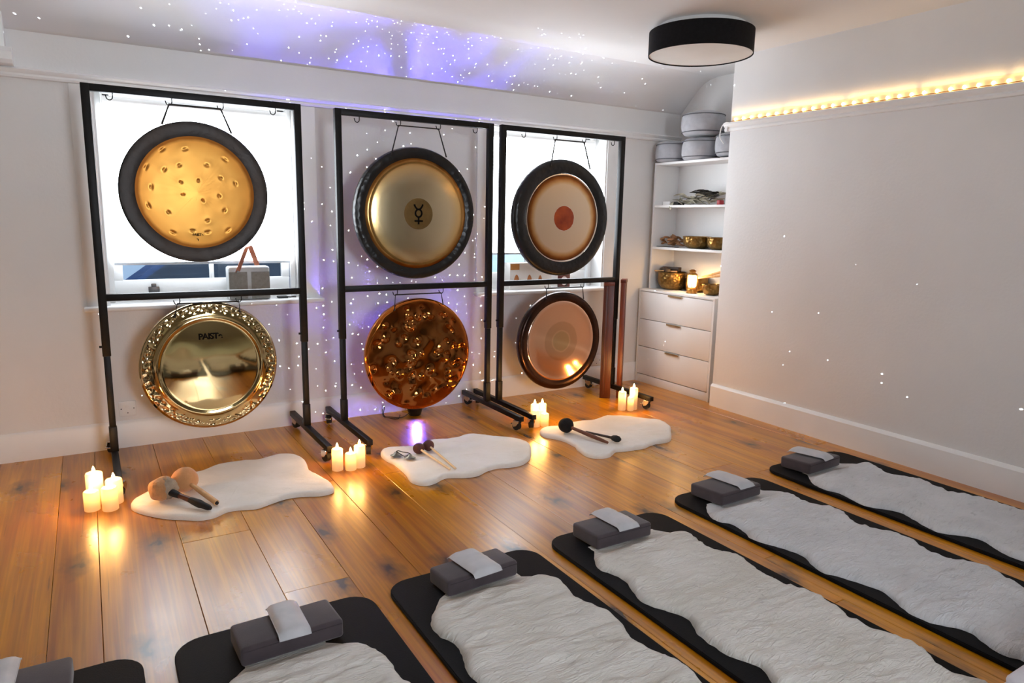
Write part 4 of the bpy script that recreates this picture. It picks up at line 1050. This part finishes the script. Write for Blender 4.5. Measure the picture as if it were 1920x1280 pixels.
PELT4 =( [(0.49, -2.181), (0.417, -2.25), (0.375, -2.318), (0.378, -2.369), (0.401, -2.406), (0.391, -2.483), (0.365, -2.537), (0.372, -2.585), (0.393, -2.639), (0.414, -2.692), (0.419, -2.756), (0.387, -2.815), (0.371, -2.871), (0.391, -2.909), (0.41, -2.955), (0.428, -3.008), (0.439, -3.056), (0.423, -3.104), (0.394, -3.157), (0.38, -3.201), (0.384, -3.246), (0.407, -3.287), (0.436, -3.324), (0.44, -3.36), (0.419, -3.406), (0.405, -3.448), (0.409, -3.48), (0.425, -3.507)] , [(0.842, -2.211), (0.913, -2.265), (0.91, -2.338), (0.887, -2.412), (0.898, -2.459), (0.934, -2.52), (0.931, -2.584), (0.888, -2.662), (0.886, -2.721), (0.902, -2.777), (0.935, -2.829), (0.94, -2.888), (0.91, -2.947), (0.889, -3.007), (0.894, -3.059), (0.927, -3.097), (0.957, -3.142), (0.963, -3.183), (0.933, -3.239), (0.912, -3.304)] )
PELT3 =( [(-0.275, -2.313), (-0.327, -2.384), (-0.348, -2.448), (-0.327, -2.496), (-0.32, -2.553), (-0.345, -2.623), (-0.362, -2.685), (-0.353, -2.729), (-0.328, -2.773), (-0.299, -2.84), (-0.312, -2.882), (-0.335, -2.923), (-0.341, -2.972), (-0.34, -3.022), (-0.336, -3.043), (-0.353, -2.722), (-0.318, -2.785), (-0.299, -2.847), (-0.327, -2.906), (-0.338, -2.952), (-0.337, -3.002), (-0.345, -3.034), (-0.328, -3.067), (-0.312, -3.1), (-0.299, -3.135), (-0.314, -3.176), (-0.332, -3.219)] , [(0.066, -2.281), (0.111, -2.34), (0.165, -2.393), (0.145, -2.459), (0.14, -2.52), (0.157, -2.57), (0.18, -2.623), (0.182, -2.682), (0.17, -2.741), (0.158, -2.788), (0.16, -2.832), (0.175, -2.892), (0.203, -2.964), (0.198, -3.032), (0.181, -3.082), (0.17, -3.111), (0.172, -3.147), (0.173, -3.189), (0.198, -3.229), (0.205, -3.272), (0.212, -3.314), (0.191, -3.362), (0.166, -3.406), (0.162, -3.442), (0.184, -3.471), (0.201, -3.518)] )
PELT2 =( [(-0.916, -2.31), (-0.95, -2.331), (-0.986, -2.373), (-1.033, -2.433), (-1.05, -2.479), (-1.047, -2.533), (-1.027, -2.583), (-1.029, -2.643), (-1.049, -2.702), (-1.055, -2.759), (-1.04, -2.804), (-1.028, -2.832)] , [(-0.632, -2.339), (-0.572, -2.373), (-0.53, -2.435), (-0.532, -2.502), (-0.546, -2.558), (-0.539, -2.609), (-0.512, -2.655), (-0.499, -2.706), (-0.507, -2.758), (-0.528, -2.814), (-0.535, -2.862), (-0.527, -2.91), (-0.506, -2.952), (-0.49, -2.997), (-0.487, -3.044), (-0.496, -3.094), (-0.513, -3.126)] )
PELT1 =( [(-1.6, -2.396), (-1.623, -2.417), (-1.644, -2.439), (-1.666, -2.464)] , [(-1.362, -2.388), (-1.316, -2.42), (-1.274, -2.457), (-1.292, -2.439), (-1.258, -2.477), (-1.237, -2.525), (-1.227, -2.577), (-1.228, -2.611), (-1.229, -2.654), (-1.216, -2.699), (-1.208, -2.724)] )
def pelt_on_mat(arr, ytop, yend, xl, xr, label, mat, ypil):
    """ytop: head end of the fleece; rounded there by pulling both edges together"""
    n, m = 210, 44
    Lx = side(arr[0], ytop, yend, .030, xl, .1, n); Rx = side(arr[1], ytop, yend, .030, xr, .25, n)
    Lp, Rp = [], []
    for i in range(n):
        y = ytop + (yend-ytop)*i/(n-1)
        Lp.append((Lx[i]+.004*noise.noise((y*40,1,xl)), y, 0)); Rp.append((Rx[i]+.004*noise.noise((y*40,7,xr)), y, 0))
    # foot end, outside the picture: rounded in the same way
    for i in range(n):
        e = (n-1-i)/(n-1)*abs(yend-ytop)
        if e < .12:
            k = math.sqrt(max(0,1-(1-e/.12)**2)); c = (Lp[i][0]+Rp[i][0])/2
            Lp[i] = (c+(Lp[i][0]-c)*max(.15,k), Lp[i][1], 0); Rp[i] = (c+(Rp[i][0]-c)*max(.15,k), Rp[i][1], 0)
    b = B(); b.grid(pelt_rows(Lp, Rp, n, m, .0165, .022, .0155, ypil))
    o = b.done('sheepskin_runner', mat, smooth=80)
    return tag(o, label, 'sheepskin', 'grey sheepskins on the yoga mats')
def rounded(x0, x1, y0, y1, r, n=6):
    out = []
    for cx, cy, a in ((x1-r,y1-r,0), (x0+r,y1-r,PI/2), (x0+r,y0+r,PI), (x1-r,y0+r,1.5*PI)):
        out += [(cx+r*math.cos(a+PI/2*k/n), cy+r*math.sin(a+PI/2*k/n)) for k in range(n+1)]
    return out
MATS_ = [(-2.465,-1.848,-2.165,'black yoga mat at the bottom left corner, mostly outside the picture'),
         (-1.768,-1.152,-2.165,'black yoga mat second from the left, next to the worn pale floorboards'),
         (-1.088,-.474,-2.150,'black yoga mat third from the left with the widest fleece showing'),
         (-.392,.222,-2.130,'black yoga mat in the middle of the row of six'),
         (.366,.980,-2.050,'black yoga mat second from the right-hand wall'),
         (1.112,1.738,-1.992,'black yoga mat nearest the right-hand wall')]
for x0, x1, y1, lab in MATS_:
    o = B().prism(rounded(x0, x1, y1-1.83, y1, .085), 2, .0005, .0165, bev=.003).done('yoga_mat', MATM, smooth=40)
    tag(o, lab, 'yoga mat', 'black yoga mats in a row')
pelt_on_mat(PELT1, -2.372, -3.95, -1.665, -1.225, 'grey sheepskin lying on the mat second from the left', FL_GREYW, -2.410)
pelt_on_mat(PELT2, -2.300, -3.95, -1.035, -.515, 'creamy grey sheepskin with tufted ripples on the third mat from the left', FL_GREYW, -2.355)
pelt_on_mat(PELT3, -2.275, -3.93, -.325, .180, 'long grey sheepskin on the middle mat', FL_GREYW, -2.338)
pelt_on_mat(PELT4, -2.200, -3.85, .405, .915, 'long grey sheepskin on the mat second from the right-hand wall', FL_GREY, -2.272)
pelt_on_mat(PELT5, -2.150, -3.80, 1.160, 1.665, 'long grey sheepskin on the mat nearest the right-hand wall', FL_GREY, -2.203)

def block(x0, x1, y0, y1, rz, zb, label):
    cxx, cyy = (x0+x1)/2, (y0+y1)/2; w, d = (x1-x0)/2, (y1-y0)/2
    t = thing('foam_pillow', label, 'pillow', (cxx,cyy,zb), rz, group='taupe foam pillows on the mats')
    M = t.matrix_basis
    b = B(); b.box((-w,-d,0), (w,d,.058), bev=.011, seg=3)
    b.bm.transform(M @ rotm(-.05,0,0)); b.done('cover', BLOCK, t)
    b = B(); b.tube([M @ rotm(-.05,0,0) @ Vector(p) for p in [(-w+.006,-d-.0005,.046),(w-.006,-d-.0005,.046)]], .0016, 6); b.done('seam', pm('taupe_seam', (58,50,54), (66,58,62), 30, .9), t)
    return t
def eyepillow(x, y, z, w, d, rz, label, tilt=0):
    t = thing('eye_pillow', label, 'eye pillow', (x,y,z), rz, group='pale grey eye pillows on the foam pillows')
    n = 22; m = 10; top, bot = [], []
    for i in range(n+1):
        v = i/n*2-1; rt, rb = [], []
        for k in range(m+1):
            u = k/m*2-1
            hgt = .018*(max(0,1-abs(u)**3.2)**.6)*(max(0,1-abs(v)**5)**.6)
            wr = .0028*noise.noise((u*2.2+x*5, v*5+y*3, 1.))*(1 if abs(u)<.98 and abs(v)<.98 else 0)
            pinch = 1-.05*(1-abs(v))*0
            bend = -.012*max(0,-v-.88)/.12 - .010*max(0,v-.88)/.12
            rt.append((u*w/2, v*d/2, .005+hgt+wr+bend)); rb.append((u*w/2, v*d/2, .004+.0*hgt+bend))
        top.append(rt); bot.append(rb)
    b = B(); b.grid(top); b.grid(bot)
    b.bm.transform(t.matrix_basis @ rotm(tilt,0,0)); b.done('cushion', EYE, t, smooth=80)
    edge = [Vector(p) for p in top[0]] + [Vector(r[-1]) for r in top[1:]] + [Vector(p) for p in top[-1][::-1]][1:] + [Vector(r[0]) for r in top[::-1]][1:-1]
    b = B(); b.tube([t.matrix_basis @ rotm(tilt,0,0) @ p for p in edge], .0016, 5, closed=True); b.done('seam', EYE, t, smooth=60)
PZ = .0175
PIL = [(-2.30,-2.018,-2.335,-2.190, -.02, 'taupe foam pillow in the bottom left corner of the picture'),
       (-1.612,-1.312,-2.402,-2.250, .03, 'taupe foam pillow on the mat second from the left'),
       (-.938,-.650,-2.348,-2.215, .06, 'taupe foam pillow on the third mat from the left'),
       (-.275,.006,-2.332,-2.170, -.01, 'taupe foam pillow on the middle mat'),
       (.486,.762,-2.265,-2.080, .03, 'taupe foam pillow on the mat second from the right-hand wall'),
       (1.205,1.480,-2.197,-2.030, .04, 'taupe foam pillow on the mat nearest the right-hand wall')]
EYES = [(-2.19,-2.232,.10,.185,-.02), (-1.458,-2.320,.090,.205,-.05), (-.795,-2.283,.112,.190,.02), (-.116,-2.238,.102,.200,.0), (.660,-2.155,.100,.225,-.01), (1.352,-2.100,.088,.215,.10)]
ELAB = ['pale grey eye pillow cut off at the bottom left corner', 'pale grey eye pillow on the taupe pillow of the second mat from the left', 'pale grey eye pillow on the taupe pillow of the third mat from the left', 'pale grey eye pillow on the taupe pillow of the middle mat', 'pale grey eye pillow on the second taupe pillow from the right-hand wall', 'pale grey eye pillow on the taupe pillow nearest the right-hand wall']
for (x0,x1,y0,y1,rz,lab), (ex,ey,w,d,er), el in zip(PIL, EYES, ELAB):
    block(x0, x1, y0-.004, y1+.004, rz, PZ+.006, lab)
    eyepillow(ex, ey, PZ+.0695, w, d, er+rz, el, -.05)
t = thing('folded_blanket', 'pale folded blanket at the bottom right corner of the picture', 'blanket', (.36,-3.74,.06))
b = B().box((.10,-3.92,.058), (.64,-3.575,.105), bev=.022, seg=4); b.done('lower_fold', pm('lilac_white_blanket', (214,212,220), (226,224,230), 14, .9, bump=.15), t)
B().box((.105,-3.92,.100), (.63,-3.585,.135), bev=.017, seg=4).done('upper_fold', pm('lilac_white_blanket', (214,212,220)), t)

# unseen rug added behind the mats to give the gongs a pale reflection
t = B().prism(rounded(-1.75, 1.35, -5.85, -4.35, .03), 2, .0005, .010, bev=.003).done('added_floor_rug', pm('sage_grey_rug', (176,178,160), (196,197,180), 9, .95, bump=.3, bscale=120), smooth=40)
tag(t, 'unseen sage-grey rug added behind the yoga mats for the gongs to mirror', 'rug')
# cream rugs on the floor in front of the stands
def rug(pts, label):
    P = resample([ (q.x,q.y,0) for q in catmull([(x,y,0) for x,y in pts], 6)], 180)
    c = sum((p for p in P), Vector())/len(P)
    rows = []
    S = [1.0, 1.0, .985, .96, .92, .86, .78, .70, .62, .54, .46, .38, .30, .22, .14, .07, .02]
    Z = [.001, .010, .020, .024]
    for i, s in enumerate(S):
        row = []
        for p in P:
            q = c + (p-c)*s
            z = Z[i] if i < len(Z) else .026
            if i >= 2: z += fur_h(q.x*.8, q.y*.8, .0055)
            row.append((q.x, q.y, z))
        rows.append(row)
    b = B(); b.grid(rows, closed_u=True, cap=True)
    o = b.done('sheepskin_rug', FL_CREAM, smooth=80)
    return tag(o, label, 'rug', 'cream sheepskin rugs before the gong stands')
rug(RUG1, 'cream sheepskin rug under the two big tan mallets')
rug(RUG2, 'cream sheepskin rug under the two maroon-headed mallets')
rug(RUG3, 'cream sheepskin rug under the black-headed mallet')

# ------------------------------------------------------------------ mallets, hand cymbals
RZ = .030
TANF = pm('tan_chamois', (196,136,84), (212,154,102), 9, .85, bump=.2, bscale=40, sheen=.3); WOOLT = pm('tan_wool', (204,150,98), (176,128,84), 16, .95, bump=.6, bscale=60, sheen=.3)
GREYT = pm('grey_wool_wrap', (150,132,112), (182,166,146), 20, .9, bump=.5); PALEH = pm('beech_handle', (214,160,104), (226,178,124), 12, .5, stretch=(3,3,1)); BIRCH = pm('birch_stick', (226,196,150), (236,210,170), 12, .5)
def lumpy(b, c, r, sc, amp, f, n=28):
    b2 = B(); b2.ball((0,0,0), r, n)
    for v in b2.bm.verts: v.co *= 1+amp*noise.noise(v.co*f+Vector(c)*7)
    me = bpy.data.meshes.new('t'); b2.bm.to_mesh(me); b2.bm.free()
    me.transform(Matrix.Translation(c) @ Matrix.Diagonal((*sc,1))); b.bm.from_mesh(me); bpy.data.meshes.remove(me)
def lerp(a, c, t): return tuple(a[i]+(c[i]-a[i])*t for i in range(3))
# wrapped mallet
hc, tip = (-1.690,-.995,RZ+.054), (-1.522,-1.225,RZ+.012)
t = thing('gong_mallet', 'tan wrapped mallet with tied grey wool, black and brown handle, on the left cream rug', 'mallet', hc)
b = B(); lumpy(b, hc, .056, (1,1,.96), .16, 30); b.done('head', WOOLT, t, smooth=80)
d = (Vector(tip)-Vector(hc)).normalized()
b = B(); lumpy(b, tuple(Vector(hc)+d*.022+Vector((.004,.004,.006))), .048, (1,.9,1.02), .22, 46); b.done('wool_wrap', GREYT, t, smooth=80)
a = tuple(Vector(hc)+d*.055); 
B().tube([lerp(a,tip,s) for s in (0,.10,.22)], [.017,.016,.013], 14).done('ferrule', RUBBER, t)
B().tube([lerp(a,tip,s) for s in (.20,.38,.52)], [.011,.012,.012], 14).done('handle', pm('dark_red_wood', (86,38,20), (104,50,28), 12, .4), t)
B().tube([lerp(a,tip,s) for s in (.48,.56,.72,.80,.94,1)], [.012,.015,.018,.015,.013,.008], 14).done('grip', RUBBER, t)
for k in range(3):
    ang = k*2.1; p = Vector(hc)+d*.045
    u = d.cross(Vector((0,0,1))).normalized(); w = u.cross(d)
    B().tube([p+u*.018*math.cos(ang)+w*.018*math.sin(ang), p+u*.034*math.cos(ang)+w*.034*math.sin(ang)-d*.01, p+u*.044*math.cos(ang+.3)+w*.040*math.sin(ang+.3)-d*.03], .0022, 6).done('string', pm('cream_string', (226,216,198), (236,228,212), 30, .9), t)
hc, tip = (-1.590,-.935,RZ+.056), (-1.488,-1.178,RZ+.010)
t = thing('gong_mallet', 'tan smooth-headed mallet with pale beech handle on the left cream rug', 'mallet', hc)
b = B(); lumpy(b, hc, .059, (1,1,.97), .05, 22, 32); b.done('head', TANF, t, smooth=80)
d = (Vector(tip)-Vector(hc)).normalized(); a = tuple(Vector(hc)+d*.048)
B().tube([lerp(a,tip,s) for s in (0,.3,.7,.97)], [.0095,.0115,.0125,.0125], 14).done('handle', PALEH, t)
B().tube([lerp(a,tip,s) for s in (.96,1.0)], [.009,.007], 12).done('end_cap', RUBBER, t)
# maroon mallets
MAR = pm('maroon_rubber', (72,28,24), (86,36,30), 10, .6, bump=.05)
for hc, tip, lab in (((-.428,-.955,RZ+.029), (-.392,-1.268,RZ+.005), 'left-hand maroon ball mallet with pale stick on the middle cream rug'), ((-.362,-.938,RZ+.030), (-.362,-1.272,RZ+.005), 'right-hand maroon ball mallet with pale stick on the middle cream rug')):
    t = thing('rubber_mallet', lab, 'mallet', hc, group='maroon ball mallets')
    b = B(); lumpy(b, hc, .0315, (1,1,.97), .02, 20); b.done('head', MAR, t, smooth=80)
    d = (Vector(tip)-Vector(hc)).normalized(); a = tuple(Vector(hc)+d*.027)
    B().tube([lerp(a,tip,s) for s in (0,.5,1)], [.0058,.0062,.0055], 12).done('stick', BIRCH, t)
# black-headed mallet and the small dark mallet beside it
hc, tip = (.512,-1.020,RZ+.044), (.598,-1.318,RZ+.008)
t = thing('gong_mallet', 'black round-headed mallet with brown handle on the right-hand cream rug', 'mallet', hc)
b = B(); lumpy(b, hc, .047, (1,1,.95), .05, 26); b.done('head', pm('black_felt', (12,11,13), (20,19,21), 20, .95, bump=.4, bscale=70), t, smooth=80)
d = (Vector(tip)-Vector(hc)).normalized(); a = tuple(Vector(hc)+d*.042)
B().tube([lerp(a,tip,s) for s in (0,.15,.5,.8,1)], [.010,.010,.012,.011,.007], 14).done('handle', pm('walnut_handle', (98,52,30), (118,66,40), 12, .45), t)
a, c = (.588,-1.120,RZ+.020), (.668,-1.318,RZ+.020)
t = thing('small_mallet', 'small dark mallet lying beside the handle of the black-headed mallet', 'mallet', lerp(a,c,.5))
B().tube([a, lerp(a,c,.5), lerp(a,c,.85)], [.006,.007,.008], 12).done('handle', DARKW, t)
B().tube([lerp(a,c,.80), lerp(a,c,.86), lerp(a,c,.96), lerp(a,c,1.05), lerp(a,c,1.1)], [.008,.016,.020,.017,.008], 16).done('head', RUBBER, t)
# pair of hand cymbals joined by a cord
t = thing('hand_cymbals', 'pair of small grey hand cymbals tied by a cord on the middle cream rug', 'cymbals', (-.530,-.985,RZ))
TING = pm('grey_bronze', (120,116,104), (142,137,122), 30, .35, .9)
for x, y, rx in ((-.556,-.945,.45), (-.505,-1.015,.40)):
    b = B(); b.lathe([(.032,0),(.030,.003),(.014,.009),(.009,.018),(.004,.021),(0,.0215),(0,.018),(.006,.015),(.012,.006),(.029,0),(.032,0)], 28)
    b.bm.transform(Matrix.Translation((x,y,RZ+.006)) @ rotm(-rx*.5,rx*.3,0)); b.done('cymbal', TING, t, smooth=60)
B().tube(catmull([(-.552,-.942,RZ+.028), (-.530,-.918,RZ+.020), (-.505,-.915,RZ+.008), (-.488,-.945,RZ+.010), (-.490,-.985,RZ+.016), (-.503,-1.012,RZ+.028)], 6, closed=False), .0024, 6).done('cord', CORD, t)
B().tube(catmull([(-.552,-.942,RZ+.027), (-.542,-.97,RZ+.020), (-.528,-1.0,RZ+.014), (-.503,-1.012,RZ+.028)], 6, closed=False), .0024, 6).done('cord', CORD, t)
